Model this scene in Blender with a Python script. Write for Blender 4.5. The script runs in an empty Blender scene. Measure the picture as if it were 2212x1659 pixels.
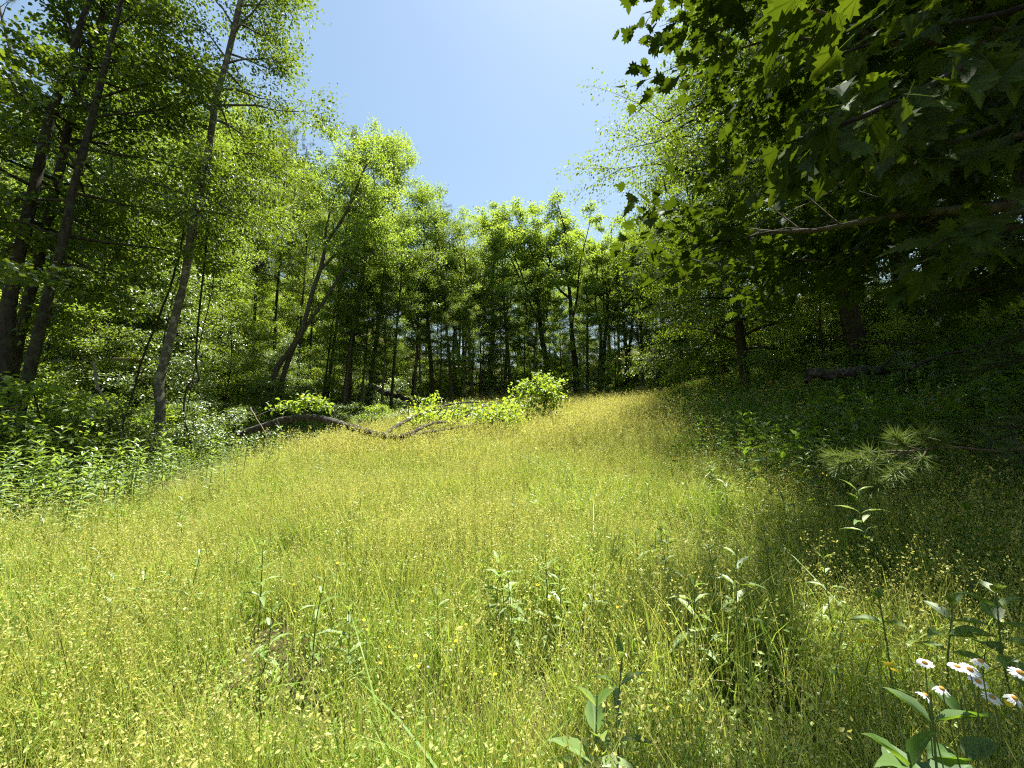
import bpy, math
import numpy as np
from mathutils import Vector, Matrix

# ------------------------------------------------------------------ camera, sky, sun, exposure
R = math.radians
SC = bpy.context.scene
COL = SC.collection
FPX, CXP, CYP = 895.0, 1106.0, 829.5          # focal length and centre in the 2212 px wide view of the photograph
PITCH, EYE = R(9.5), 1.55
CAMPOS = np.array([0.0, 0.0, EYE])

cam_d = bpy.data.cameras.new('camera')
cam_d.sensor_width = 36.0
cam_d.lens = 36.0 * FPX / 2212.0
cam_d.clip_start, cam_d.clip_end = 0.05, 3000.0
cam = bpy.data.objects.new('camera', cam_d)
COL.objects.link(cam)
cam.location = CAMPOS
cam.rotation_euler = (math.pi / 2 + PITCH, 0, 0)
SC.camera = cam

SUN_EL, SUN_AZ = R(71), R(30)                 # azimuth from straight ahead towards the right
world = bpy.data.worlds.new('World')
SC.world = world
world.use_nodes = True
wn = world.node_tree.nodes
bg = wn['Background']
sky = wn.new('ShaderNodeTexSky')
sky.sky_type = 'NISHITA'
sky.sun_disc = False
sky.sun_elevation = SUN_EL
sky.sun_rotation = SUN_AZ
sky.altitude = 400
sky.air_density = 2.25
sky.dust_density = 1.0
sky.ozone_density = 2.4
world.node_tree.links.new(sky.outputs[0], bg.inputs[0])
bg.inputs[1].default_value = 0.05

sun_d = bpy.data.lights.new('sun', 'SUN')
sun_d.energy = 5.0
sun_d.angle = R(0.53)
sun_d.color = (1.0, 0.95, 0.86)
sun = bpy.data.objects.new('sun', sun_d)
COL.objects.link(sun)
sdir = Vector((math.sin(SUN_AZ) * math.cos(SUN_EL), math.cos(SUN_AZ) * math.cos(SUN_EL), math.sin(SUN_EL)))
sun.rotation_euler = sdir.to_track_quat('Z', 'Y').to_euler()
sun.location = sdir * 60

SC.view_settings.view_transform = 'Standard'
SC.view_settings.look = 'None'
SC.view_settings.gamma = 1.0
SC.view_settings.exposure = 1.6
SC.view_settings.use_curve_mapping = False
SC.cycles.max_bounces = 4
SC.cycles.diffuse_bounces = 3
SC.cycles.glossy_bounces = 1
SC.cycles.transmission_bounces = 3
SC.cycles.transparent_max_bounces = 4
SC.cycles.sample_clamp_indirect = 3.0
SC.cycles.use_denoising = False
SC.cycles.use_adaptive_sampling = True
SC.cycles.adaptive_threshold = 0.022
SC.cycles.adaptive_min_samples = 32

SC.cycles.filter_width = 1.2

# ------------------------------------------------------------------ terrain function and pixel helpers
def softplus(u, k=0.8):
    return np.logaddexp(0, k * u) / k

def ground_z(x, y):
    x = np.asarray(x, float); y = np.asarray(y, float)
    yc = np.clip(y, 0, 30)
    z = 0.12 * np.minimum(y, 30) + 0.0019 * yc ** 2
    z = z + 16.0 * (1 - np.exp(-np.maximum(y - 30, 0) * 0.42 / 16.0))
    z = z + 0.04 * np.clip(x, -16, 16)
    u = -x - 15 + 0.3 * (np.clip(y, 0, 32) - 10)
    z = z + np.minimum(0.52 * softplus(u), 24)
    v = x - 5.2 - 0.2 * np.maximum(np.clip(y, 0, 40) - 10, 0)
    z = z + np.minimum(0.34 * softplus(v, 1.2), 9)
    z = z + 0.05 * np.sin(1.3 * x + 0.4) * np.sin(0.9 * y + 1.1) + 0.03 * np.sin(2.9 * x + 1.7 * y) + 0.02 * np.sin(4.1 * y - 2.3 * x)
    return z

def gz(x, y):
    return float(ground_z(x, y))

CP, SP = math.cos(PITCH), math.sin(PITCH)
def ray(px, py):
    a, b = (px - CXP) / FPX, (CYP - py) / FPX
    return np.array([a, CP - b * SP, SP + b * CP])

def at(px, py, depth):
    return CAMPOS + ray(px, py) * depth

def at_y(px, py, y):
    r = ray(px, py)
    return CAMPOS + r * (y / r[1])

def hit(px, py):
    r = ray(px, py)
    t = np.linspace(0.6, 90, 9000)
    P = CAMPOS + t[:, None] * r
    below = np.nonzero(P[:, 2] < ground_z(P[:, 0], P[:, 1]))[0]
    return P[below[0]] if len(below) else P[-1]

def project(p):
    d = np.asarray(p, float) - CAMPOS
    w = d[1] * CP + d[2] * SP
    return CXP + FPX * d[0] / w, CYP - FPX * (d[2] * CP - d[1] * SP) / w

def unit(v):
    v = np.asarray(v, float)
    return v / np.maximum(np.linalg.norm(v, axis=-1, keepdims=True), 1e-9)

# ------------------------------------------------------------------ materials
def new_mat(name):
    m = bpy.data.materials.new(name)
    m.use_nodes = True
    nt = m.node_tree
    nt.nodes.clear()
    return m, nt, nt.nodes.new('ShaderNodeOutputMaterial')

def leaf_mat(name, c0, c1, t0, t1, trans=0.45, gloss=0.05, rough=0.5, vary=0.35):
    """c0..c1 reflected colour, t0..t1 colour of light through the leaf; 'tint' picks per leaf, object random per plant"""
    m, nt, out = new_mat(name)
    N, L = nt.nodes, nt.links
    at_ = N.new('ShaderNodeAttribute'); at_.attribute_name = 'tint'
    oi = N.new('ShaderNodeObjectInfo')
    mx = N.new('ShaderNodeMath'); mx.operation = 'MULTIPLY_ADD'; mx.use_clamp = True
    L.new(oi.outputs['Random'], mx.inputs[0]); mx.inputs[1].default_value = vary; 
    sb = N.new('ShaderNodeMath'); sb.operation = 'MULTIPLY_ADD'
    L.new(at_.outputs['Fac'], sb.inputs[0]); sb.inputs[1].default_value = 1 - vary * 0.6; sb.inputs[2].default_value = -vary * 0.2
    L.new(sb.outputs[0], mx.inputs[2])
    def mixc(a, b):
        n = N.new('ShaderNodeMix'); n.data_type = 'RGBA'
        n.inputs[6].default_value = (*a, 1); n.inputs[7].default_value = (*b, 1)
        L.new(mx.outputs[0], n.inputs[0])
        return n.outputs[2]
    d = N.new('ShaderNodeBsdfDiffuse'); L.new(mixc(c0, c1), d.inputs[0])
    t = N.new('ShaderNodeBsdfTranslucent'); L.new(mixc(t0, t1), t.inputs[0])
    s1 = N.new('ShaderNodeMixShader'); s1.inputs[0].default_value = trans
    L.new(d.outputs[0], s1.inputs[1]); L.new(t.outputs[0], s1.inputs[2])
    g = N.new('ShaderNodeBsdfGlossy'); g.inputs['Roughness'].default_value = rough
    g.inputs[0].default_value = (0.9, 0.95, 0.9, 1)
    s2 = N.new('ShaderNodeMixShader')
    fr = N.new('ShaderNodeLayerWeight'); fr.inputs[0].default_value = 0.25
    fm = N.new('ShaderNodeMath'); fm.operation = 'MULTIPLY_ADD'
    L.new(fr.outputs['Fresnel'], fm.inputs[0]); fm.inputs[1].default_value = gloss * 1.2; fm.inputs[2].default_value = gloss * 0.25
    L.new(fm.outputs[0], s2.inputs[0])
    L.new(s1.outputs[0], s2.inputs[1]); L.new(g.outputs[0], s2.inputs[2])
    L.new(s2.outputs[0], out.inputs[0])
    return m

def bark_mat(name, dark, light, scale=6.0, spots=None, stretch=0.25, bump=0.6):
    m, nt, out = new_mat(name)
    N, L = nt.nodes, nt.links
    tc = N.new('ShaderNodeTexCoord')
    mp = N.new('ShaderNodeMapping'); mp.inputs['Scale'].default_value = (1, 1, stretch)
    L.new(tc.outputs['Object'], mp.inputs[0])
    n1 = N.new('ShaderNodeTexNoise'); n1.inputs['Scale'].default_value = scale * 3; n1.inputs['Detail'].default_value = 6; n1.inputs['Roughness'].default_value = 0.65
    L.new(mp.outputs[0], n1.inputs[0])
    cr = N.new('ShaderNodeValToRGB')
    cr.color_ramp.elements[0].position, cr.color_ramp.elements[0].color = 0.35, (*dark, 1)
    cr.color_ramp.elements[1].position, cr.color_ramp.elements[1].color = 0.65, (*light, 1)
    L.new(n1.outputs[0], cr.inputs[0])
    col = cr.outputs[0]
    if spots:
        n2 = N.new('ShaderNodeTexNoise'); n2.inputs['Scale'].default_value = scale * 1.3; n2.inputs['Detail'].default_value = 4
        L.new(tc.outputs['Object'], n2.inputs[0])
        c2 = N.new('ShaderNodeValToRGB')
        c2.color_ramp.elements[0].position, c2.color_ramp.elements[1].position = 0.52, 0.6
        L.new(n2.outputs[0], c2.inputs[0])
        mx = N.new('ShaderNodeMix'); mx.data_type = 'RGBA'
        L.new(c2.outputs[0], mx.inputs[0]); L.new(col, mx.inputs[6]); mx.inputs[7].default_value = (*spots, 1)
        col = mx.outputs[2]
    p = N.new('ShaderNodeBsdfPrincipled'); p.inputs['Roughness'].default_value = 0.9
    p.inputs['Specular IOR Level'].default_value = 0.2
    L.new(col, p.inputs['Base Color'])
    b = N.new('ShaderNodeBump'); b.inputs['Strength'].default_value = bump; b.inputs['Distance'].default_value = 0.03
    L.new(n1.outputs[0], b.inputs['Height']); L.new(b.outputs[0], p.inputs['Normal'])
    L.new(p.outputs[0], out.inputs[0])
    return m

def plain_mat(name, c, rough=0.8):
    m, nt, out = new_mat(name)
    p = nt.nodes.new('ShaderNodeBsdfPrincipled')
    p.inputs['Base Color'].default_value = (*c, 1); p.inputs['Roughness'].default_value = rough
    n = nt.nodes.new('ShaderNodeTexNoise'); n.inputs['Scale'].default_value = 40
    b = nt.nodes.new('ShaderNodeBump'); b.inputs['Strength'].default_value = 0.2
    nt.links.new(n.outputs[0], b.inputs['Height']); nt.links.new(b.outputs[0], p.inputs['Normal'])
    nt.links.new(p.outputs[0], out.inputs[0])
    return m

M = {}
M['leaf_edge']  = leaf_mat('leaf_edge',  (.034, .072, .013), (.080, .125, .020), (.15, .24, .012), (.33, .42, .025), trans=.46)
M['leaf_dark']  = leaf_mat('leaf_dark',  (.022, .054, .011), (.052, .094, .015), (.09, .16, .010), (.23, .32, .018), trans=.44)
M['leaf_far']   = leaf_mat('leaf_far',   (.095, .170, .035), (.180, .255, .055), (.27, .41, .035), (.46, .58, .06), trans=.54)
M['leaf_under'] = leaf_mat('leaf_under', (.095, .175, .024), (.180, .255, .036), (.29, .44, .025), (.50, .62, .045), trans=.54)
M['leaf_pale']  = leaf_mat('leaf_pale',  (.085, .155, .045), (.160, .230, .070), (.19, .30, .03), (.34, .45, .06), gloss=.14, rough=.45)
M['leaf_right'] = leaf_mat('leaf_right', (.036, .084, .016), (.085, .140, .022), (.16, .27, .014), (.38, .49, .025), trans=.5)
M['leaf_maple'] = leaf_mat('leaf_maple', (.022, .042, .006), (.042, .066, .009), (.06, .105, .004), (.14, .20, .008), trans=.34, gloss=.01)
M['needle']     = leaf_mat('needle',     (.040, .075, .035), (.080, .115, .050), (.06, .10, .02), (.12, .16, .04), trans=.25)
M['needle_lit'] = leaf_mat('needle_lit', (.110, .180, .040), (.220, .280, .075), (.14, .21, .03), (.26, .31, .06), trans=.3, gloss=.04)  # brighter copy of needle, sunlight on the one lit bough put into its colour
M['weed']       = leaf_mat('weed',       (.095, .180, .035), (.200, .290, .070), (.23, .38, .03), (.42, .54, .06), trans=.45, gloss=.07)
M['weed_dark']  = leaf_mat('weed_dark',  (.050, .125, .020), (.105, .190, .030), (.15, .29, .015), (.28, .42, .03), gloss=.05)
M['grass_dry']  = leaf_mat('grass_dry',  (.300, .355, .058), (.590, .610, .165), (.36, .43, .05), (.61, .66, .12), trans=.45, gloss=.03)
M['grass_gold'] = leaf_mat('grass_gold', (.400, .395, .080), (.690, .650, .240), (.42, .42, .06), (.65, .62, .16), trans=.45, gloss=.03)
M['grass_green']= leaf_mat('grass_green',(.150, .270, .032), (.330, .460, .080), (.27, .44, .03), (.50, .64, .08), trans=.45, gloss=.05)
M['herb']       = leaf_mat('herb',       (.170, .280, .040), (.340, .440, .085), (.31, .46, .04), (.51, .62, .08), trans=.42, gloss=.05)
M['herb_leaf']  = leaf_mat('herb_leaf',  (.095, .180, .030), (.190, .280, .055), (.22, .36, .03), (.38, .50, .06), trans=.42, gloss=.05)
M['stalk']      = leaf_mat('stalk',      (.060, .080, .020), (.140, .140, .045), (.07, .09, .02), (.14, .13, .04), trans=.2, gloss=.03)
M['straw']      = leaf_mat('straw',      (.220, .170, .080), (.400, .330, .180), (.20, .15, .06), (.30, .24, .10), trans=.2)
M['bark_dark']  = bark_mat('bark_dark',  (.015, .012, .009), (.050, .042, .032), spots=(.04, .05, .025))
M['bark_grey']  = bark_mat('bark_grey',  (.040, .034, .027), (.115, .100, .080), spots=(.085, .09, .055), bump=.9)
M['bark_beech'] = bark_mat('bark_beech', (.050, .045, .034), (.115, .108, .082), scale=5, spots=(.19, .19, .14), stretch=.6, bump=.5)
M['bark_log']   = bark_mat('bark_log',   (.018, .016, .013), (.080, .070, .057), scale=9, spots=(.13, .122, .10), stretch=1, bump=.9)
M['deadwood']   = bark_mat('deadwood',   (.13, .11, .085), (.30, .26, .20), scale=8)
M['stem']       = plain_mat('stem', (.09, .13, .03))
M['stem_brown'] = plain_mat('stem_brown', (.10, .075, .04))
M['petal']      = leaf_mat('petal', (.78, .78, .74), (.82, .82, .80), (.6, .6, .56), (.7, .7, .66), trans=.25, gloss=.03)
M['daisy_disc'] = plain_mat('daisy_disc', (.42, .21, .02))
M['yellow']     = leaf_mat('yellow', (.70, .50, .01), (.80, .58, .02), (.6, .42, .01), (.7, .5, .02), trans=.25, gloss=.05)
M['clover']     = plain_mat('clover', (.55, .54, .38))

def add_veins(src, name):
    """copy of a leaf material with pale midrib and side veins laid out in the leaf's own coordinates"""
    m = M[src].copy(); m.name = name
    N, L = m.node_tree.nodes, m.node_tree.links
    tc = N.new('ShaderNodeTexCoord'); sx = N.new('ShaderNodeSeparateXYZ'); L.new(tc.outputs['Object'], sx.inputs[0])
    ab = N.new('ShaderNodeMath'); ab.operation = 'ABSOLUTE'; L.new(sx.outputs[1], ab.inputs[0])
    an = N.new('ShaderNodeMath'); an.operation = 'ARCTAN2'; L.new(ab.outputs[0], an.inputs[0]); L.new(sx.outputs[0], an.inputs[1])
    mu = N.new('ShaderNodeMath'); mu.operation = 'MULTIPLY'; mu.inputs[1].default_value = 9.0; L.new(an.outputs[0], mu.inputs[0])
    co = N.new('ShaderNodeMath'); co.operation = 'COSINE'; L.new(mu.outputs[0], co.inputs[0])
    ns = N.new('ShaderNodeTexNoise'); ns.inputs['Scale'].default_value = 7; L.new(tc.outputs['Object'], ns.inputs[0])
    ad = N.new('ShaderNodeMath'); ad.operation = 'MULTIPLY_ADD'; L.new(ns.outputs[0], ad.inputs[0]); ad.inputs[1].default_value = .25; L.new(co.outputs[0], ad.inputs[2])
    cr = N.new('ShaderNodeValToRGB'); cr.color_ramp.elements[0].position, cr.color_ramp.elements[1].position = .98, 1.1
    cr.color_ramp.elements[0].position = .9; cr.color_ramp.elements[1].position = 1.0
    L.new(ad.outputs[0], cr.inputs[0])
    for sh in [n for n in N if n.bl_idname in ('ShaderNodeBsdfDiffuse', 'ShaderNodeBsdfTranslucent')]:
        lk = sh.inputs[0].links[0].from_socket
        mx = N.new('ShaderNodeMix'); mx.data_type = 'RGBA'; mx.blend_type = 'MULTIPLY'
        L.new(cr.outputs[0], mx.inputs[0]); L.new(lk, mx.inputs[6]); mx.inputs[7].default_value = (1.9, 1.7, 1.6, 1) if sh.bl_idname.endswith('Diffuse') else (.55, .55, .5, 1)
        L.new(mx.outputs[2], sh.inputs[0])
    return m
M['leaf_maple_near'] = add_veins('leaf_maple', 'leaf_maple_near')

def ground_material():
    m, nt, out = new_mat('ground_soil_and_thatch')
    N, L = nt.nodes, nt.links
    tc = N.new('ShaderNodeTexCoord')
    n1 = N.new('ShaderNodeTexNoise'); n1.inputs['Scale'].default_value = 9; n1.inputs['Detail'].default_value = 8; n1.inputs['Roughness'].default_value = .7
    n2 = N.new('ShaderNodeTexNoise'); n2.inputs['Scale'].default_value = .5; n2.inputs['Detail'].default_value = 3
    L.new(tc.outputs['Object'], n1.inputs[0]); L.new(tc.outputs['Object'], n2.inputs[0])
    c1 = N.new('ShaderNodeValToRGB')
    c1.color_ramp.elements[0].position, c1.color_ramp.elements[0].color = .35, (.045, .038, .016, 1)
    c1.color_ramp.elements[1].position, c1.color_ramp.elements[1].color = .7, (.17, .14, .06, 1)
    L.new(n1.outputs[0], c1.inputs[0])
    mx = N.new('ShaderNodeMix'); mx.data_type = 'RGBA'
    c2 = N.new('ShaderNodeValToRGB'); c2.color_ramp.elements[0].position, c2.color_ramp.elements[1].position = .4, .65
    L.new(n2.outputs[0], c2.inputs[0]); L.new(c2.outputs[0], mx.inputs[0])
    L.new(c1.outputs[0], mx.inputs[6]); mx.inputs[7].default_value = (.06, .08, .02, 1)
    p = N.new('ShaderNodeBsdfPrincipled'); p.inputs['Roughness'].default_value = 1; p.inputs['Specular IOR Level'].default_value = .05
    L.new(mx.outputs[2], p.inputs['Base Color'])
    b = N.new('ShaderNodeBump'); b.inputs['Strength'].default_value = .8; b.inputs['Distance'].default_value = .05
    L.new(n1.outputs[0], b.inputs['Height']); L.new(b.outputs[0], p.inputs['Normal'])
    L.new(p.outputs[0], out.inputs[0])
    return m
M['ground'] = ground_material()

# ------------------------------------------------------------------ mesh building
def mk_mesh(name, V, polys, mats, tint=None, matidx=None, smooth=False):
    """polys: list of int arrays, each (n, k)"""
    me = bpy.data.meshes.new(name)
    V = np.asarray(V, np.float32)
    me.vertices.add(len(V)); me.vertices.foreach_set('co', V.ravel())
    polys = [np.asarray(p, np.int32) for p in polys if len(p)]
    flat = np.concatenate([p.ravel() for p in polys])
    tot = np.concatenate([np.full(len(p), p.shape[1], np.int32) for p in polys])
    start = np.concatenate([[0], np.cumsum(tot)[:-1]]).astype(np.int32)
    me.loops.add(len(flat)); me.loops.foreach_set('vertex_index', flat)
    me.polygons.add(len(tot)); me.polygons.foreach_set('loop_start', start); me.polygons.foreach_set('loop_total', tot)
    if matidx is not None:
        me.polygons.foreach_set('material_index', np.asarray(matidx, np.int32))
    me.polygons.foreach_set('use_smooth', np.full(len(tot), smooth, bool))
    if tint is not None:
        a = me.attributes.new('tint', 'FLOAT', 'FACE'); a.data.foreach_set('value', np.asarray(tint, np.float32))
    for m in (mats if isinstance(mats, (list, tuple)) else [mats]):
        me.materials.append(m)
    me.update(calc_edges=True)
    return me

def tube_arrays(paths):
    """paths: list of (pts (n,3), radii (n,), sides)"""
    Vs, Fs, off = [], [], 0
    for pts, rad, n in paths:
        pts = np.asarray(pts, float); rad = np.asarray(rad, float)
        k = len(pts)
        T = np.gradient(pts, axis=0); T = unit(T)
        mean = unit(pts[-1] - pts[0] + 1e-6)
        ref = np.array([1.0, 0, 0]) if abs(mean[0]) < 0.7 else np.array([0, 0, 1.0])
        U = unit(np.cross(T, ref)); W = np.cross(T, U)
        a = np.linspace(0, 2 * math.pi, n, endpoint=False)
        ring = pts[:, None] + rad[:, None, None] * (np.cos(a)[None, :, None] * U[:, None] + np.sin(a)[None, :, None] * W[:, None])
        Vs.append(ring.reshape(-1, 3))
        i, j = np.meshgrid(np.arange(k - 1), np.arange(n), indexing='ij')
        j2 = (j + 1) % n
        Fs.append((np.stack([i * n + j, i * n + j2, (i + 1) * n + j2, (i + 1) * n + j], -1).reshape(-1, 4) + off))
        off += k * n
    return np.concatenate(Vs), np.concatenate(Fs)

def tube_mesh(name, paths, mat, smooth=True):
    V, Fq = tube_arrays(paths)
    return mk_mesh(name, V, [Fq], mat, smooth=smooth)

def curve(pts, n):
    """smooth resample of a control polyline (Catmull-Rom)"""
    P = np.asarray(pts, float)
    if len(P) == 2:
        return P[0] + np.linspace(0, 1, n)[:, None] * (P[1] - P[0])
    Q = np.vstack([2 * P[0] - P[1], P, 2 * P[-1] - P[-2]])
    s = np.linspace(0, len(P) - 1 - 1e-6, n)
    i = s.astype(int); t = (s - i)[:, None]
    a, b, c, d = Q[i], Q[i + 1], Q[i + 2], Q[i + 3]
    return 0.5 * (2 * b + (c - a) * t + (2 * a - 5 * b + 4 * c - d) * t ** 2 + (3 * b - a - 3 * c + d) * t ** 3)

def half_leaf(st):  # stations (t, halfwidth, z_edge, z_mid): two n-gons folded on the midrib
    n = len(st)
    right = [(t, w, ze) for t, w, ze, zm in st if w > 0]
    left = [(t, -w, ze) for t, w, ze, zm in st if w > 0]
    mids = [(t, 0, zm) for t, w, ze, zm in st]
    V = mids + right + left
    k = len(right)
    r = list(range(n, n + k)); l = list(range(n + k, n + 2 * k))
    f1 = [0] + r + [n - 1] + list(range(n - 2, 0, -1))
    f2 = [0] + list(range(1, n)) + l[::-1]
    return np.array(V, float), [np.array(f1), np.array(f2)]

T_DIAM = (np.array([(0, 0, 0), (.42, .30, .07), (1, 0, -.06), (.42, -.30, .07)], float), [np.array([0, 1, 2, 3])])
T_ROUND = (np.array([(0, 0, 0), (.25, .36, .07), (.70, .30, .05), (1, 0, -.06), (.70, -.30, .05), (.25, -.36, .07)], float), [np.array([0, 1, 2, 3, 4, 5])])
T_OVATE = half_leaf([(0, 0, 0, 0), (.18, .20, .06, 0), (.42, .27, .08, .01), (.72, .17, .02, -.04), (1, 0, 0, -.16)])
T_LANCE = half_leaf([(0, 0, 0, 0), (.2, .085, .06, .04), (.5, .12, .06, .03), (.78, .07, -.06, -.08), (1, 0, 0, -.24)])
T_BROAD = half_leaf([(0, 0, 0, 0), (.08, .03, .02, .01), (.22, .17, .08, .03), (.45, .24, .09, .03), (.72, .16, .0, -.05), (.9, .06, -.1, -.13), (1, 0, 0, -.2)])
T_NEEDLE = (np.array([(0, .012, 0), (1, 0, 0), (0, -.012, 0)], float), [np.array([0, 1, 2])])
_mo = [(0, .03), (-.04, .16), (.06, .20), (.02, .36), (.17, .33), (.24, .52), (.36, .36), (.52, .47), (.50, .25), (.66, .30), (.64, .13), (.80, .13)]
T_MAPLE = (np.array([(0, 0, 0), (.35, 0, .0), (.7, 0, -.03), (1, 0, -.1)] + [(a, b, .16 * b - .05 * a) for a, b in _mo] + [(a, -b, .16 * b - .05 * a) for a, b in _mo], float),
           [np.array([0] + list(range(4, 16)) + [3, 2, 1]), np.array([0, 1, 2, 3] + list(range(27, 15, -1)))])

def leaf_arrays(C, A, N, S, tpl):
    C = np.asarray(C, float); A = unit(A); B = unit(np.cross(N, A)); N = np.cross(A, B)
    tv, tf = tpl
    S = np.asarray(S, float)[:, None, None]
    V = C[:, None] + S * (tv[None, :, 0:1] * A[:, None] + tv[None, :, 1:2] * B[:, None] + tv[None, :, 2:3] * N[:, None])
    n, k = len(C), len(tv)
    base = (np.arange(n) * k)[:, None]
    return V.reshape(-1, 3), [base + f[None] for f in tf]

def leaf_mesh(name, C, A, N, S, tpl, mat, rng, tint=None):
    V, Fs = leaf_arrays(C, A, N, S, tpl)
    t = rng.random(len(C)) if tint is None else tint
    return mk_mesh(name, V, Fs, mat, tint=np.concatenate([t] * len(Fs)))

# ------------------------------------------------------------------ scene objects
def tag(o, label=None, cat=None, group=None, kind=None):
    if label: o['label'] = label
    if cat: o['category'] = cat
    if group: o['group'] = group
    if kind: o['kind'] = kind
    return o

def obj(name, me, parent=None, loc=None, matrix=None):
    o = bpy.data.objects.new(name, me)
    COL.objects.link(o)
    if parent is not None: o.parent = parent
    if loc is not None: o.location = loc
    if matrix is not None: o.matrix_local = matrix
    return o

def thing(name, label, cat, loc=(0, 0, 0), group=None):
    o = obj(name, None, loc=loc)
    o.empty_display_size = 0.2
    return tag(o, label, cat, group)

def frame(loc, axis, normal, s):
    a = unit(axis); b = unit(np.cross(normal, a)); n = np.cross(a, b)
    m = Matrix.Identity(4)
    for i in range(3):
        m[i][0], m[i][1], m[i][2], m[i][3] = a[i] * s, b[i] * s, n[i] * s, loc[i]
    return m

# ------------------------------------------------------------------ tree generator
def profile_round(u): return np.sqrt(np.clip(1 - (2 * u * .92 - .75) ** 2 / 1.35, .04, 1))
def profile_cone(u): return np.clip(1.02 - u, .1, 1) ** .75
def profile_wide(u): return np.clip(1.05 - max(u, 0) ** 2.2, .15, 1)

def grow(name, seed, trunk, radii, bark, leafm, cb=.35, Rc=3.0, prof=profile_round, limbs=42, twigs=8, leaves=40, size=.12,
         up=(.25, 1.0), droop=.12, cl=.16, hang=.35, tpl=T_DIAM, flat=.5, bias=(0, 0, 0), twigwood=True, sides=9, extra=None, gap=0.0, sunhole=None):
    """trunk: (n,3) local polyline; extra: more stems (list of (pts, radii)) that also carry limbs. Returns (wood mesh, crown mesh)"""
    rng = np.random.default_rng(seed)
    stems = [(np.asarray(trunk, float), np.asarray(radii, float))] + [(np.asarray(a, float), np.asarray(b, float)) for a, b in (extra or [])]
    paths = []
    for i, (p, r) in enumerate(stems):
        p2 = curve(p, max(14, 3 * len(p)))
        r2 = np.interp(np.linspace(0, 1, len(p2)), np.linspace(0, 1, len(r)), r)
        r2 = r2 * (1 + .06 * rng.standard_normal(len(r2)))
        if i == 0:
            s = np.linspace(0, 1, len(p2)); r2 = r2 * (1 + .55 * np.exp(-s * 40))
        paths.append((p2, r2, sides)); stems[i] = (p2, r2)
    bias = np.asarray(bias, float)
    C, A, Nn, Tt = [], [], [], []
    nst = len(stems)
    for si, (p2, r2) in enumerate(stems):
        nl = limbs if nst == 1 else max(4, int(limbs / nst * 1.1))
        t0 = cb if si == 0 else .35
        ts = np.clip(np.linspace(t0, .985, nl) + rng.normal(0, .5 / nl, nl), .02, .99)
        az0 = rng.random() * 6.28
        for i, t in enumerate(ts):
            if gap and rng.random() < gap: continue
            o = np.array([np.interp(t, np.linspace(0, 1, len(p2)), p2[:, k]) for k in range(3)])
            rr = np.interp(t, np.linspace(0, 1, len(p2)), r2)
            u = (t - t0) / (1 - t0 + 1e-6)
            L = Rc * prof(u) * rng.uniform(.6, 1.2)
            e = up[0] + (up[1] - up[0]) * u + rng.normal(0, .18)
            az = az0 + i * 2.4 + rng.normal(0, .35)
            d = np.array([math.cos(az) * math.cos(e), math.sin(az) * math.cos(e), math.sin(e)]) + bias
            L = L * (0.55 + .45 * min(np.linalg.norm(d), 1.8)); d = unit(d)
            s = np.linspace(0, 1, 6)
            pts = o + d * L * s[:, None]
            pts[:, 2] += -droop * L * s ** 2
            pts[1:] += rng.normal(0, .035 * L, (5, 3)) * s[1:, None]
            r0 = min(.5 * rr, .018 * L + .006)
            paths.append((pts, np.linspace(r0, .005, 6), 5))
            nt_ = max(3, int(round(twigs * (.5 + .5 * L / Rc))))
            ss = np.concatenate([rng.uniform(.22, 1, nt_ - 1), [1.0]])
            for s_ in ss:
                q = np.array([np.interp(s_, s, pts[:, k]) for k in range(3)])
                a2 = rng.choice([-1, 1]) * rng.uniform(.4, 1.25) * (0 if s_ == 1 else 1)
                ca, sa = math.cos(a2), math.sin(a2)
                dd = np.array([d[0] * ca - d[1] * sa, d[0] * sa + d[1] * ca, d[2] * .5 + rng.normal(0, flat * .6)])
                dd = unit(dd)
                lt = (.22 + .32 * rng.random()) * L * (1.15 - .6 * s_) + .15
                tp = q + dd * lt * np.array([0, .55, 1])[:, None]
                tp[2, 2] -= droop * lt * .6
                if twigwood:
                    paths.append((tp, [.006 + .0012 * L, .004, .002], 3))
                m = max(4, int(leaves * (.6 + .8 * rng.random()) * (.5 + .5 * min(lt / .7, 1.6))))
                uu = rng.uniform(.1, 1.08, m)[:, None]
                c = q + (tp[2] - q) * uu + rng.normal(0, 1, (m, 3)) * cl * np.array([1, 1, .55])
                C.append(c)
                A.append(dd * .6 + rng.normal(0, .55, (m, 3)) + np.array([0, 0, -hang]))
                Nn.append(np.array([0, 0, 1.0]) + rng.normal(0, .5, (m, 3)))
                Tt.append(np.clip(rng.normal(.35 + .25 * rng.random(), .2, m), 0, 1))
    V, Fq = tube_arrays(paths)
    wood = mk_mesh(name + '_wood', V, [Fq], bark, smooth=True)
    C, A, Nn, Tt = map(np.concatenate, (C, A, Nn, Tt))
    if sunhole is not None:      # added gap: leaves cut away along the sun ray to light the pine bough
        o_ = np.asarray(sunhole, float); v = C - o_; sd_ = np.array(sdir)
        keep = np.linalg.norm(v - (v @ sd_)[:, None] * sd_, axis=1) > .5
        C, A, Nn, Tt = C[keep], A[keep], Nn[keep], Tt[keep]
    S = size * rng.uniform(.6, 1.25, len(C))
    crown = leaf_mesh(name + '_leaves', C, A, Nn, S, tpl, leafm, rng, tint=Tt)
    return wood, crown

def straight_trunk(seed, H, wob=.25, lean=(0, 0), n=7):
    rng = np.random.default_rng(seed + 999)
    s = np.linspace(0, 1, n)
    p = np.zeros((n, 3)); p[:, 2] = s * H
    p[:, :2] += np.cumsum(rng.normal(0, wob / n ** .5, (n, 2)), 0) * s[:, None] + np.array(lean) * H * s[:, None]
    p[0] = 0
    p[0, 2] = -.3
    return p

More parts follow.
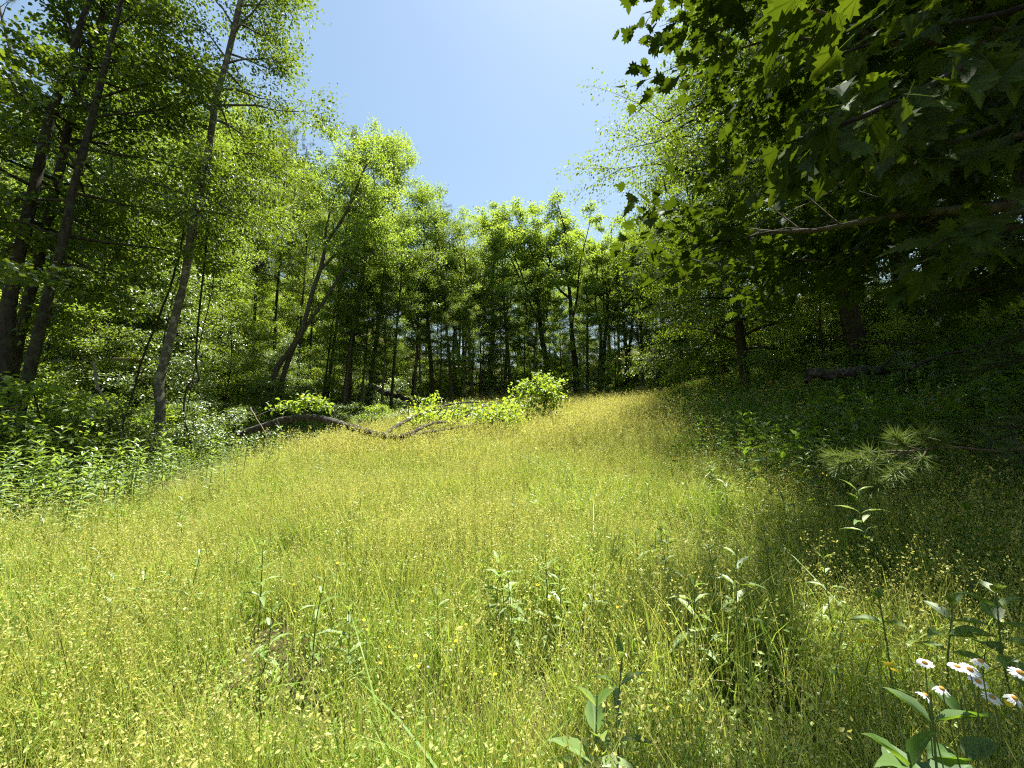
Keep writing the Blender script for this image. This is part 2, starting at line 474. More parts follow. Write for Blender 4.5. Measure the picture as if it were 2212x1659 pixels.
def grow_pine(name, seed, H, r0, bare=.5, Rc=2.0, tufts=12, nl=0.16, dens=46):
    rng = np.random.default_rng(seed)
    p = straight_trunk(seed, H, .25)
    p2 = curve(p, 18); r2 = r0 * (1 - np.linspace(0, 1, 18)) ** .8 + .012
    paths = [(p2, r2, 8)]
    C, A, N = [], [], []
    for i in range(dens):
        t = .22 + .77 * (i + rng.random() * .6) / dens
        o = np.array([np.interp(t, np.linspace(0, 1, 18), p2[:, k]) for k in range(3)])
        az = rng.random() * 6.28
        e = rng.normal(.05, .2) + .7 * max(0, t - .7)
        L = Rc * (.45 + .55 * rng.random()) * (1.0 if t < .75 else (1.05 - t) / .3 * .9 + .15)
        if t < bare: L *= .7
        d = np.array([math.cos(az) * math.cos(e), math.sin(az) * math.cos(e), math.sin(e)])
        s = np.linspace(0, 1, 5)
        pts = o + d * L * s[:, None]; pts[1:] += rng.normal(0, .04 * L, (4, 3)); pts[:, 2] += .1 * L * s ** 2
        paths.append((pts, np.linspace(.008 + .012 * L * .8, .004, 5), 4))
        for q in range(3):
            s_ = rng.uniform(.4, .95); b = np.array([np.interp(s_, s, pts[:, k]) for k in range(3)])
            e2 = b + unit(d + rng.normal(0, .6, 3)) * L * .3
            paths.append((np.array([b, e2]), [.006, .003], 3))
            if t > bare or rng.random() < .12:
                for w in range(tufts // 3):
                    f = rng.uniform(.3, 1.1); m = 16
                    C.append(b + (e2 - b) * f + rng.normal(0, .05, (m, 3)))
                    A.append(unit(e2 - b) * .7 + rng.normal(0, .6, (m, 3)) + [0, 0, .2]); N.append(rng.normal(0, 1, (m, 3)))
    V, Fq = tube_arrays(paths)
    wood = mk_mesh(name + '_wood', V, [Fq], M['bark_grey'], smooth=True)
    C, A, N = map(np.concatenate, (C, A, N))
    tpl = (T_NEEDLE[0] * np.array([1, 2.2, 1]), T_NEEDLE[1])
    crown = leaf_mesh(name + '_needles', C, A, N, nl * rng.uniform(.8, 1.3, len(C)), tpl, M['needle'], rng)
    return wood, crown, H

def place(name, proto, loc, label, cat='tree', group=None, rotz=0.0, scale=1.0, top=None, H=None, width=1.0):
    """a tree thing > trunk, crown; with top given the tree is tilted and stretched so its tip stands there"""
    wood, crown = proto[0], proto[1]
    e = thing(name, label, cat, tuple(loc), group)
    if top is not None:
        d = Vector(top) - Vector(loc)
        s = d.length / H
        q = Vector((0, 0, 1)).rotation_difference(d.normalized())
        e.rotation_mode = 'QUATERNION'
        from mathutils import Quaternion
        e.rotation_quaternion = q @ Quaternion((0, 0, 1), rotz)
        e.scale = (s * width, s * width, s)
    else:
        e.rotation_euler = (0, 0, rotz); e.scale = (scale * width, scale * width, scale)
    obj('trunk', wood, e)
    if crown is not None: obj('crown', crown, e)
    return e

# ------------------------------------------------------------------ the ground
def build_ground():
    n1 = 200
    gx = np.concatenate([np.linspace(-900, -60, 18)[:-1], np.linspace(-60, 60, n1), np.linspace(60, 900, 18)[1:]])
    gy = np.concatenate([np.linspace(-300, -12, 12)[:-1], np.linspace(-12, 75, n1), np.linspace(75, 1200, 18)[1:]])
    X, Y = np.meshgrid(gx, gy, indexing='ij')
    Z = ground_z(X, Y)
    V = np.stack([X, Y, Z], -1).reshape(-1, 3)
    a, b = len(gx), len(gy)
    i, j = np.meshgrid(np.arange(a - 1), np.arange(b - 1), indexing='ij')
    Fq = np.stack([i * b + j, (i + 1) * b + j, (i + 1) * b + j + 1, i * b + j + 1], -1).reshape(-1, 4)
    o = obj('ground', mk_mesh('ground', V, [Fq], M['ground'], smooth=True))
    tag(o, kind='structure')
build_ground()

# plan outlines: where the fine grass, the tall weeds and the forest are
def grass_left(y):   return np.interp(y, [-3, 4, 11, 14, 20, 27], [-6.5, -5.6, -4.6, -4.2, -3.6, -1.5])
def forest_left(y):  return np.interp(y, [-3, 6, 12, 18, 24.5, 28], [-10.5, -11, -11.5, -9, -5.6, -3])
def grass_right(y):  return np.interp(y, [-3, 3, 6, 12, 22, 27], [3.6, 3.6, 4.2, 6.0, 9.0, 9.5])
def forest_right(y): return np.interp(y, [-3, 4, 9, 14, 22, 27], [6.5, 7, 7.6, 8.8, 11, 11.5])
Y_FAR = 26.5

# ------------------------------------------------------------------ unique trees, left
def px_path(pts, y0, dy=0.0):
    """pixel polyline -> world points at depth y0 (+dy towards the end)"""
    n = len(pts)
    return np.array([at_y(px, py, y0 + dy * i / (n - 1)) for i, (px, py) in enumerate(pts)])

def unique_tree(name, label, pts, base_sink, r_base, r_top, bark, leafm, seed, cat='tree', dy=0.0, y=None, extend=None, forks=None, group=None, **kw):
    b = hit(*pts[0])
    y0 = y if y is not None else b[1]
    P = px_path(pts, y0, dy)
    P[0, 2] = min(gz(P[0, 0], P[0, 1]), P[0, 2]) - base_sink
    if extend is not None:
        d = unit(P[-1] - P[-2]); P = np.vstack([P, P[-1] + d * extend * .5 + [0, 0, .1], P[-1] + d * extend])
    base = P[0] + [0, 0, base_sink]
    rad = np.linspace(r_base, r_top, len(P)) ** 1.0
    extra = []
    for fp, fr0, fr1, fdy in (forks or []):
        Q = px_path(fp, y0, fdy) - base
        extra.append((Q, np.linspace(fr0, fr1, len(Q))))
    w, c = grow(name, seed, P - base, rad, bark, leafm, extra=extra, **kw)
    e = thing(name, label, cat, tuple(base), group)
    obj('trunk', w, e); obj('crown', c, e)
    return e, base, y0

MAPLE_LEAF = (T_MAPLE[0], T_MAPLE[1])
kw3 = dict(cb=.30, Rc=2.4, limbs=34, twigs=8, leaves=52, size=.105, tpl=T_ROUND, up=(.0, .9), droop=.10, cl=.17, flat=.35, bias=(-.2, .5, 0), gap=.24)
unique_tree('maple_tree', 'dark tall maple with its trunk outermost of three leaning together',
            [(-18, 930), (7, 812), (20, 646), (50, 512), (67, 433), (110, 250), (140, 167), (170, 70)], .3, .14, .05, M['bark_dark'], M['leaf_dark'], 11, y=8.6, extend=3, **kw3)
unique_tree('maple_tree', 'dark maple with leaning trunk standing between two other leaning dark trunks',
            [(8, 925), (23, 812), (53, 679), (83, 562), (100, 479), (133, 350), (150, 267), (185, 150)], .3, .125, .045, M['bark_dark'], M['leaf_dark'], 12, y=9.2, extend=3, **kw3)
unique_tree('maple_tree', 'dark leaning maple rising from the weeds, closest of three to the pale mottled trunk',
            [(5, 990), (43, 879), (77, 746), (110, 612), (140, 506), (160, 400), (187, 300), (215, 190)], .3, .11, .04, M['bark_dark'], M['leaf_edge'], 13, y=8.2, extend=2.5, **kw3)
E_BEECH, B_BEECH, Y_BEECH = unique_tree('beech_tree', 'tall slender tree with pale mottled grey trunk and vines hanging beside it',
            [(326, 1010), (340, 939), (347, 879), (343, 829), (360, 762), (380, 679), (400, 596), (417, 479), (430, 427), (450, 327), (467, 217), (493, 117), (520, 0)],
            .2, .11, .06, M['bark_beech'], M['leaf_edge'], 14, y=10.0, extend=4.0,
            cb=.50, Rc=2.3, limbs=48, twigs=9, leaves=80, size=.092, up=(.0, 1.0), droop=.2, cl=.2, hang=.6, bias=(.10, .3, 0), gap=.1)

# leaning forked tree at the log
unique_tree('leaning_tree', 'leaning grey tree forking into several long stems above the fallen log',
            [(567, 862), (595, 805), (623, 762), (653, 710), (676, 628), (692, 583), (708, 522), (743, 468), (772, 402)], .3, .125, .03, M['bark_grey'], M['leaf_far'], 15, y=17.5, extend=1.2,
            forks=[([(692, 583), (718, 556), (745, 522), (783, 455), (812, 400)], .07, .03, .5),
                   ([(700, 560), (704, 500), (716, 450), (728, 410)], .05, .02, -.4)],
            cb=.8, Rc=2.0, limbs=30, twigs=7, leaves=60, size=.11, up=(.2, 1.0))
unique_tree('leaning_tree', 'thinner leaning grey trunk crossing behind the forked tree, bent over to the side',
            [(590, 870), (617, 796), (653, 719), (697, 655), (719, 620), (745, 583), (790, 560)], .3, .105, .03, M['bark_grey'], M['leaf_far'], 16, y=17.9, extend=1.2,
            cb=.7, Rc=1.9, limbs=20, twigs=7, leaves=60, size=.11)

# ------------------------------------------------------------------ shared tree shapes
P_TALL = []
for i in range(5):
    H = 15.0
    tr = straight_trunk(100 + i, H, .35)
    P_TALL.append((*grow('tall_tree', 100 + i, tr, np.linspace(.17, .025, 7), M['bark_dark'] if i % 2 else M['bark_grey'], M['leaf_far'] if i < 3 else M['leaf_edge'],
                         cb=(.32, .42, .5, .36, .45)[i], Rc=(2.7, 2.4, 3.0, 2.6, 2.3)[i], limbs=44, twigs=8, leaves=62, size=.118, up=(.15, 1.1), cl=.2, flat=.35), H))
P_ASH = []
for i in range(3):
    H = 14.0
    tr = straight_trunk(130 + i, H, .8)
    rng = np.random.default_rng(130 + i)
    ext = []
    for k in range(3):
        t = (.38, .5, .6)[k]; az = rng.random() * 6.28; b = np.array([np.interp(t, np.linspace(0, 1, 7), tr[:, c]) for c in range(3)])
        o = np.array([math.cos(az), math.sin(az), 0])
        ext.append((np.array([b, b + o * .9 + [0, 0, 1.3], b + o * 1.5 + [0, 0, 3.2], b + o * (2.2 + rng.random()) + [0, 0, 5.2 - k]]), np.array([.075, .06, .04, .015])))
    P_ASH.append((*grow('ash_tree', 130 + i, tr, np.linspace(.19, .03, 7), M['bark_dark'], M['leaf_far'], extra=ext,
                        cb=.55, Rc=2.0, limbs=40, twigs=7, leaves=80, size=.14, tpl=T_DIAM, up=(.3, 1.1), cl=.16, gap=.12), H))
P_SAP = []
for i in range(4):
    H = 6.5
    tr = straight_trunk(150 + i, H, .3)
    P_SAP.append((*grow('sapling', 150 + i, tr, np.linspace(.045, .01, 7), M['bark_dark'], (M['leaf_under'], M['leaf_under'], M['leaf_pale'], M['leaf_edge'])[i],
                        cb=.16, Rc=1.9, prof=profile_wide, limbs=30, twigs=8, leaves=44, size=.098, up=(.05, .7), droop=.12, cl=.15, flat=.25, sides=6), H))
P_BUSH = []
for i in range(4):
    H = 2.0
    tr = straight_trunk(170 + i, H, .25)
    P_BUSH.append((*grow('bush', 170 + i, tr, np.linspace(.025, .006, 7), M['bark_dark'], (M['leaf_under'], M['leaf_pale'], M['leaf_under'], M['leaf_dark'])[i],
                         cb=.08, Rc=1.15, prof=profile_wide, limbs=22, twigs=7, leaves=28, size=.085, up=(.2, 1.0), droop=.15, cl=.11, flat=.4, sides=5, tpl=T_OVATE), H))
P_PINE = [grow_pine('pine', 190 + i, 17.0, .15, bare=(.62, .5, .7)[i], Rc=(2.0, 2.3, 1.7)[i]) for i in range(3)]

rngP = np.random.default_rng(5)
def base_at(px, y):
    r = ray(px, CYP); x = r[0] / r[1] * y
    for _ in range(4):   # the column px leans with height; settle on the ground height
        z = gz(x, y); d = np.array([x, y, z]) - CAMPOS
        w = d[1] * CP + d[2] * SP; x = (px - CXP) / FPX * w
    return np.array([x, y, gz(x, y)])

# front row at the far end: (base px, depth, top px, top py, kind, width)
GFAR = 'trees along the far edge of the meadow'
edge = [
    (737, 20.5, 822, 300, 'T0', 0.86, 'tallest broad rounded tree beside the leaning trunks on the forest edge'),
    (790, 22.0, 868, 345, 'T2', 0.69, 'full leafy tree joined to the shoulder of the tallest rounded tree'),
    (700, 21.0, 770, 330, 'T3', 0.56, 'narrow leafy tree growing behind the leaning forked stems'),
    (841, 20.5, 880, 470, 'T1', 0.63, 'tree with pale straight trunk behind the fallen log'),
    (936, 23.0, 915, 425, 'T1', 0.81, 'tree with straight dark trunk behind the fallen crown'),
    (979, 24.0, 950, 468, 'T4', 0.77, 'slim tree next to the straight dark trunk at the far edge'),
    (1021, 25.0, 1000, 492, 'T2', 0.72, None),
    (1060, 30.0, 1041, 473, 'A0', 0.85, 'hazy tree with clumped crown showing above its neighbours'),
    (1105, 26.5, 1090, 510, 'T0', 0.81, None),
    (1190, 28.5, 1150, 452, 'A1', 0.98, 'open crowned tree with upright forked limbs against the sky'),
    (1246, 27.0, 1218, 440, 'A2', 0.98, 'highest tree in the middle of the far edge with feathery top'),
    (1300, 28.0, 1305, 476, 'A0', 0.85, 'airy tree with curved bare stem and small feathery top'),
    (1345, 26.5, 1385, 505, 'T3', 0.94, None),
    (1420, 27.0, 1440, 500, 'T2', 1.02, None),
    (1490, 25.5, 1490, 470, 'A1', 1.06, None),
    (1560, 24.0, 1560, 420, 'T0', 1.02, None),
    (1150, 26.0, 1165, 620, 'T4', 0.77, None),
    (1270, 26.0, 1265, 610, 'T1', 0.85, None),
    (1390, 25.0, 1370, 600, 'T4', 0.85, None),
    (893, 22.0, 905, 560, 'T4', 0.53, None),
    (1040, 25.0, 1030, 600, 'T3', 0.77, None),
    (1480, 24.0, 1450, 600, 'T1', 0.94, None),
]
for i, (bx, y, tx, ty, k, wd, lab) in enumerate(edge):
    pr = {'T': P_TALL, 'A': P_ASH}[k[0]][int(k[1])]
    b = base_at(bx, y)
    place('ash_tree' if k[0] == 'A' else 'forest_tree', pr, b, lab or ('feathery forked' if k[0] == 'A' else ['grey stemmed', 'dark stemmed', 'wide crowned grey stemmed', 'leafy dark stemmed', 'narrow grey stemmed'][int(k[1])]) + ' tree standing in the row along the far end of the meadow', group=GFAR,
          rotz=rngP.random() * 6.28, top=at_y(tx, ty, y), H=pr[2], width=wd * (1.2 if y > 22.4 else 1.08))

# dark understory trunks seen low down in the gaps
for bx, y, tx, ty in [(689, 19, 735, 600), (736, 18.6, 775, 640), (756, 21, 764, 570), (777, 20, 800, 620), (823, 19.5, 835, 600), (910, 22, 905, 600),
                      (949, 22.5, 955, 610), (1000, 23, 1003, 640), (1085, 25, 1080, 640), (1130, 27, 1135, 650), (1215, 25.5, 1210, 660), (1330, 26, 1325, 660), (1450, 24, 1455, 640)]:
    ki = int(rngP.integers(5)); pr = P_TALL[ki]
    place('slender_tree', pr, base_at(bx, y), 'slender young ' + ['grey stemmed', 'dark stemmed', 'wide crowned grey stemmed', 'leafy dark stemmed', 'narrow grey stemmed'][ki] + ' tree in the shade under the far edge trees', group='slender young trees under the edge',
          rotz=rngP.random() * 6.28, top=at_y(tx, ty, y), H=pr[2], width=.8)

for bx, y, tx, ty in [(470, 20, 500, 260), (505, 22, 530, 250), (545, 24, 565, 290), (430, 19, 452, 180), (640, 22, 668, 400), (665, 24, 690, 430), (590, 25, 612, 300), (250, 16, 285, 120), (215, 15, 255, 150), (280, 18, 310, 200), (160, 14, 205, 160)]:
    ki = 1 + 2 * int(rngP.integers(2)); pr = P_TALL[ki]
    place('slender_tree', pr, base_at(bx, y), ('slim dark stemmed tree' if ki == 1 else 'slim leafy dark tree') + ' rising behind the pale mottled trunk', group='slim trees behind the pale trunk',
          rotz=rngP.random() * 6.28, top=at_y(tx, ty, y), H=pr[2], width=.62)

# pines on the left hillside
pines = [(604, 33, 655, 306, 0, 'bare stemmed pine whose thin top stands clear against the sky'),
         (556, 34, 585, 300, 1, None), (532, 36, 548, 330, 2, None), (640, 37, 660, 420, 1, None), (675, 38, 700, 380, 2, None),
         (500, 33, 520, 190, 0, None), (470, 34, 478, 210, 2, None), (1000, 36, 935, 415, 1, 'pine top peeking out behind the broadleaf trees of the far edge'),
         (590, 40, 615, 290, 0, None), (620, 36, 640, 270, 2, None), (545, 35, 575, 230, 2, None), (660, 39, 690, 350, 0, None), (130, 20, 25, -60, 1, 'pale needled pine showing behind the dark maples')]
for bx, y, tx, ty, k, lab in pines:
    pr = P_PINE[k]
    place('pine_tree', pr, base_at(bx, y), lab or 'bare stemmed pine on the wooded hillside behind the leaning trees', group='pines on the hillside',
          rotz=rngP.random() * 6.28, top=at_y(tx, ty, y), H=pr[2])

# ------------------------------------------------------------------ right hand trees
def right_tree(name, label, base, H, r0, Rc, cb, seed, lean, leafm, bark, wob=.5, **kw):
    base = np.array([base[0], base[1], gz(*base)])
    tr = straight_trunk(seed, H, wob, lean)
    d = dict(limbs=60, twigs=13, leaves=84, size=.092, up=(-.12, .8), droop=.22, cl=.2, hang=.7, prof=profile_wide)
    d.update(kw)
    w, c = grow(name, seed, tr, np.linspace(r0, .04, 7), bark, leafm, cb=cb, Rc=Rc, sunhole=at(1880, 995, 2.6) - base, **d)
    e = thing(name, label, 'tree', tuple(base))
    obj('trunk', w, e); obj('crown', c, e)
    return e

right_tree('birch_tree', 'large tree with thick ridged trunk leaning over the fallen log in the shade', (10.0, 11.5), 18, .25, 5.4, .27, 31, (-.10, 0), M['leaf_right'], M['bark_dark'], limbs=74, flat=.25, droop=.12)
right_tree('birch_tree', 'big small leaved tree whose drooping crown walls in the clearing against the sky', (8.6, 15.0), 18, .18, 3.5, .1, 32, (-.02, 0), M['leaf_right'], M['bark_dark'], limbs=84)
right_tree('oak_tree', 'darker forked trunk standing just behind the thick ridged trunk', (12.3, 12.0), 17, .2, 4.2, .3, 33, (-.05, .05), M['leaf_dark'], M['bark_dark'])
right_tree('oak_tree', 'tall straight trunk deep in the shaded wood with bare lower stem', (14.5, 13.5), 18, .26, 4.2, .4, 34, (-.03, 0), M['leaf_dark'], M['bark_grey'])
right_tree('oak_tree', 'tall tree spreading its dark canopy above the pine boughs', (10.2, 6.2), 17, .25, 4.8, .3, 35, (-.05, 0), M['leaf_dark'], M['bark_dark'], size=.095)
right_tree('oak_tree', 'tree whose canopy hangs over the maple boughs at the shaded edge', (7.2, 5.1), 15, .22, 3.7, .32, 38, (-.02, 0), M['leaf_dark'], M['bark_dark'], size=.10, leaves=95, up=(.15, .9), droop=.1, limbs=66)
right_tree('birch_tree', 'leafy tree bending a dark limb towards the far end of the meadow', (10.6, 20.0), 14, .17, 4.2, .12, 36, (-.10, 0), M['leaf_edge'], M['bark_dark'], limbs=50, leaves=80, size=.10)

# background woods, kept under the skyline of the photograph
SKY_X = [-400, 200, 330, 440, 600, 625, 660, 740, 800, 870, 905, 950, 1000, 1041, 1090, 1150, 1219, 1260, 1305, 1385, 1400, 1420, 2500]
SKY_Y = [250, 250, 200, 150, 190, 260, 380, 350, 310, 400, 440, 490, 515, 500, 535, 480, 465, 520, 505, 520, 300, -100, -400]
def fits(p, H, w):
    for dx, f in ((0, 1.0), (-w, .72), (w, .72), (-w * .6, .9), (w * .6, .9)):
        q = np.array([p[0] + dx, p[1], p[2] + H * f])
        if q[1] < 1: continue
        px, py = project(q)
        if py < np.interp(px, SKY_X, SKY_Y): return False
    return True

taken = []
def scatter_trees(n, xr, yr, mind, protos, name, label, group, hr, wr, forest_only=True, seed=0, looks=None):
    rng = np.random.default_rng(seed); made = 0
    for _ in range(n * 12):
        if made >= n: break
        x, y = rng.uniform(*xr), rng.uniform(*yr)
        fl, frt = float(forest_left(y)), float(forest_right(y))
        if forest_only and y < Y_FAR + .8 and fl - .6 < x < frt + .6: continue
        if any((x - a) ** 2 + (y - b) ** 2 < mind ** 2 for a, b in taken): continue
        p = np.array([x, y, gz(x, y)])
        px, py = project(p + [0, 0, 2])
        if not -250 < px < 2460: continue
        if name == 'hillside_tree' and 470 < px < 760 and y < 34: continue
        ki = int(rng.integers(len(protos))); pr = protos[ki]
        H = rng.uniform(*hr); w = rng.uniform(*wr)
        while H > hr[0] * .6 and not fits(p, H, 2.5 * H / 15): H *= .93
        if not fits(p, H, 2.5 * H / 15): continue
        if any((x - a) ** 2 + (y - b) ** 2 < .5 for a, b in ((-7.7, 10), (-10, 9))): continue
        taken.append((x, y)); made += 1
        place(name, pr, p - [0, 0, .05], ('tall ' if H > .5 * (hr[0] + hr[1]) else 'short ') + (looks[ki] + ' ' if looks else '') + label, group=group, rotz=rng.random() * 6.28, scale=H / pr[2], width=w)
    return made

print('hill tall', scatter_trees(34, (-38, -13), (17, 46), 2.8, P_TALL, 'hillside_tree', 'tree growing on the wooded hillside behind the pale trunk', 'tall trees on the hillside', (11, 17), (.85, 1.15), looks=['grey stemmed', 'dark stemmed', 'wide crowned grey stemmed', 'leafy dark stemmed', 'narrow grey stemmed', 'feathery', 'feathery forked', 'feathery crooked'], seed=1))
print('far tall', scatter_trees(44, (-14, 24), (27.5, 46), 2.4, P_TALL + P_ASH, 'woodland_tree', 'tree in the wood beyond the far edge', 'trees deep in the far wood', (9, 15), (.85, 1.15), looks=['grey stemmed', 'dark stemmed', 'wide crowned grey stemmed', 'leafy dark stemmed', 'narrow grey stemmed', 'feathery', 'feathery forked', 'feathery crooked'], seed=2))
print('right tall', scatter_trees(12, (13, 34), (12, 34), 3.2, P_TALL, 'woodland_tree', 'tree in the shaded wood behind the ridged trunk', 'trees in the shaded wood', (12, 17), (.9, 1.3), looks=['grey stemmed', 'dark stemmed', 'wide crowned grey stemmed', 'leafy dark stemmed', 'narrow grey stemmed', 'feathery', 'feathery forked', 'feathery crooked'], seed=3))
print('hill sap', scatter_trees(95, (-30, -9.5), (10.8, 38), 1.35, P_SAP, 'sapling', 'sapling filling the understory of the hillside wood', 'saplings on the hillside', (3.2, 7.0), (.9, 1.3), looks=['bright green', 'yellow green', 'pale glossy leaved', 'deep green'], seed=4))
print('far sap', scatter_trees(80, (-10, 19), (26.5, 38), 1.15, P_SAP, 'sapling', 'sapling under the trees at the far end of the meadow', 'saplings at the far end', (2.5, 6), (.9, 1.3), looks=['bright green', 'yellow green', 'pale glossy leaved', 'deep green'], seed=5))
print('right sap', scatter_trees(26, (8.5, 24), (8, 26), 1.6, P_SAP, 'sapling', 'sapling in the shaded wood beside the fallen log', 'saplings in the shaded wood', (2.5, 5), (.9, 1.3), looks=['bright green', 'yellow green', 'pale glossy leaved', 'deep green'], seed=6))
print('bushes l', scatter_trees(46, (-16, -3), (6.5, 27), 1.0, P_BUSH, 'bush', 'bush on the edge of the woods behind the tall weeds', 'bushes on the weedy edge', (1.2, 2.4), (.9, 1.3), looks=['bright green', 'pale leaved', 'yellow green', 'dark green'], seed=7))
print('bushes f', scatter_trees(34, (-6, 14), (26, 31), 1.0, P_BUSH, 'bush', 'bush at the foot of the far edge trees', 'bushes at the far edge', (.9, 1.9), (.9, 1.3), looks=['bright green', 'pale leaved', 'yellow green', 'dark green'], seed=8))
print('bushes r', scatter_trees(30, (7, 18), (7, 26), 1.1, P_BUSH, 'bush', 'bush in the shade beside the broken log', 'bushes by the shaded log', (.9, 1.8), (.9, 1.3), looks=['bright green', 'pale leaved', 'yellow green', 'dark green'], seed=9))

scatter_trees(26, (-12.5, -8.2), (7.0, 15), .8, P_BUSH, 'bush', 'bush rising out of the tall weeds by the pale trunk', 'bushes among the weeds', (1.0, 1.9), (.9, 1.4), forest_only=False, seed=21, looks=['bright green', 'pale leaved', 'yellow green', 'dark green'])
for k_, (px_, y_, h_) in enumerate([(905, 14.5, .8), (950, 14.8, 1.0), (1000, 15.2, 1.1), (1045, 15.5, 1.2), (1085, 15.6, 1.0), (870, 15.5, .9), (820, 16.5, 1.1), (770, 16.8, 1.2), (1130, 15.8, .9), (720, 16.8, 1.1)]):
    place('bush', P_BUSH[k_ % 4], base_at(px_, y_), ('low ' if h_ < 1 else 'spreading ') + ['bright green', 'pale leaved', 'yellow green', 'dark green'][k_ % 4] + ' bush in the tangle behind the fallen tree', 'bush', 'bushes behind the fallen tree', rotz=k_ * 1.3, scale=h_ / 2.0, width=1.5)

scatter_trees(20, (-6, 10.5), (25.2, 27.6), .9, P_SAP, 'sapling', 'sapling standing out in front of the far edge trees', 'saplings in front of the far edge', (2.0, 4.2), (.9, 1.3), forest_only=False, seed=23, looks=['bright green', 'yellow green', 'pale glossy leaved', 'deep green'])

# ------------------------------------------------------------------ fallen tree across the meadow edge
YL = 12.2
def ground_pts(pl, y0, dz=0.0):
    return np.array([at_y(px, py, y0 + k) for px, py, k in pl])
log = ground_pts([(515, 938, .1), (560, 924, .1), (610, 909, 0), (655, 902, 0), (700, 906, -.3), (760, 924, -1.2), (820, 940, -2.2), (870, 947, -2.7)], YL)
fall = thing('fallen_tree', 'fallen tree with arched dark trunk lying from the woods into the meadow', 'fallen tree', tuple(log[3]))
o3 = log[3]
lp = curve(log, 34); lr = np.interp(np.linspace(0, 1, 34), [0, .3, .75, 1], [.10, .11, .095, .07]) * (1 + .05 * np.random.default_rng(3).standard_normal(34))
obj('trunk', tube_mesh('fallen_trunk', [(lp - o3, lr, 12)], M['bark_log']), fall)
rg = np.random.default_rng(44)
limb_defs = [
    [(860, 946, -2.5), (892, 934, -2.0), (937, 913, -1.2), (985, 910, 0), (1040, 880, .6), (1085, 868, 1.0)],
    [(845, 947, -2.45), (900, 938, -2.0), (960, 928, -1.4), (1020, 918, -.6), (1090, 908, -.2)],
    [(820, 945, -2.2), (870, 913, -1.0), (930, 885, .6), (1000, 870, 1.2), (1100, 872, 1.5)],
    [(652, 903, 0), (660, 888, -.1), (668, 870, -.2)],
]
for L_ in limb_defs:
    P = curve(ground_pts(L_, YL), 14) - o3
    obj('limb', tube_mesh('fallen_limb', [(P, np.linspace(.06 if len(L_) > 3 else .045, .010, 14), 7)], M['bark_log']), fall)
# leafy crown of the fallen tree and the sprouts on its trunk
def leaf_cluster(name, centers, spread, n, size, mat, seed, tpl=T_OVATE, parent=None, origin=(0, 0, 0), pn='foliage', hang=.1):
    rng = np.random.default_rng(seed)
    C = np.repeat(np.asarray(centers, float), n, 0); C = C + rng.normal(0, 1, C.shape) * np.asarray(spread)
    A = rng.normal(0, 1, C.shape) + [0, 0, -hang]; N = np.array([0, 0, 1.0]) + rng.normal(0, .5, C.shape)
    me = leaf_mesh(name, C - np.asarray(origin), A, N, size * rng.uniform(.6, 1.25, len(C)), tpl, mat, rng)
    return obj(pn, me, parent)
cs = [at_y(rg.uniform(885, 1115), 918 - 58 * rg.random() ** 1.3 * rg.uniform(.5, 1), YL + rg.uniform(-.5, 1.8)) for _ in range(64)]
leaf_cluster('fallen_crown', cs, (.17, .2, .12), 40, .12, M['leaf_under'], 61, parent=fall, origin=o3, pn='crown')
cs = [at_y(px, py, YL - .1) for px, py in [(600, 882), (625, 876), (650, 868), (668, 862), (690, 866), (705, 876), (640, 880), (680, 880)]]
for k_, c0_ in enumerate(cs): leaf_cluster('trunk_sprout', [c0_], (.13, .14, .08), 50, .13, M['leaf_under'], 62 + k_, parent=fall, origin=o3, pn='sprout')
for k_ in range(26):   # broken twigs of the fallen crown
    a_ = at_y(rg.uniform(880, 1090), rg.uniform(890, 930), YL + rg.uniform(-1.0, .8)); b_ = a_ + unit(rg.normal(0, 1, 3) + [.8, 0, .7]) * rg.uniform(.4, 1.1)
    obj('twig', tube_mesh('fallen_twig', [(curve([a_, (a_ + b_) / 2 + rg.normal(0, .08, 3), b_], 7) - o3, np.linspace(.014, .004, 7), 4)], M['bark_log']), fall)
# bright bush at the end of the fallen crown
bz = at_y(1175, 905, 15.0)
bb = np.array([bz[0], bz[1], gz(bz[0], bz[1])])
w_, c_ = grow('bright_bush', 71, straight_trunk(71, 1.5, .1), np.linspace(.03, .008, 7), M['bark_dark'], M['leaf_under'], cb=.1, Rc=.95, limbs=26, twigs=7, leaves=24, size=.13, up=(.3, 1.2), droop=.05, cl=.1, tpl=T_OVATE, sides=5)
eb = thing('bright_bush', 'bright yellow green bush standing at the end of the fallen crown', 'bush', tuple(bb)); obj('trunk', w_, eb); obj('crown', c_, eb)
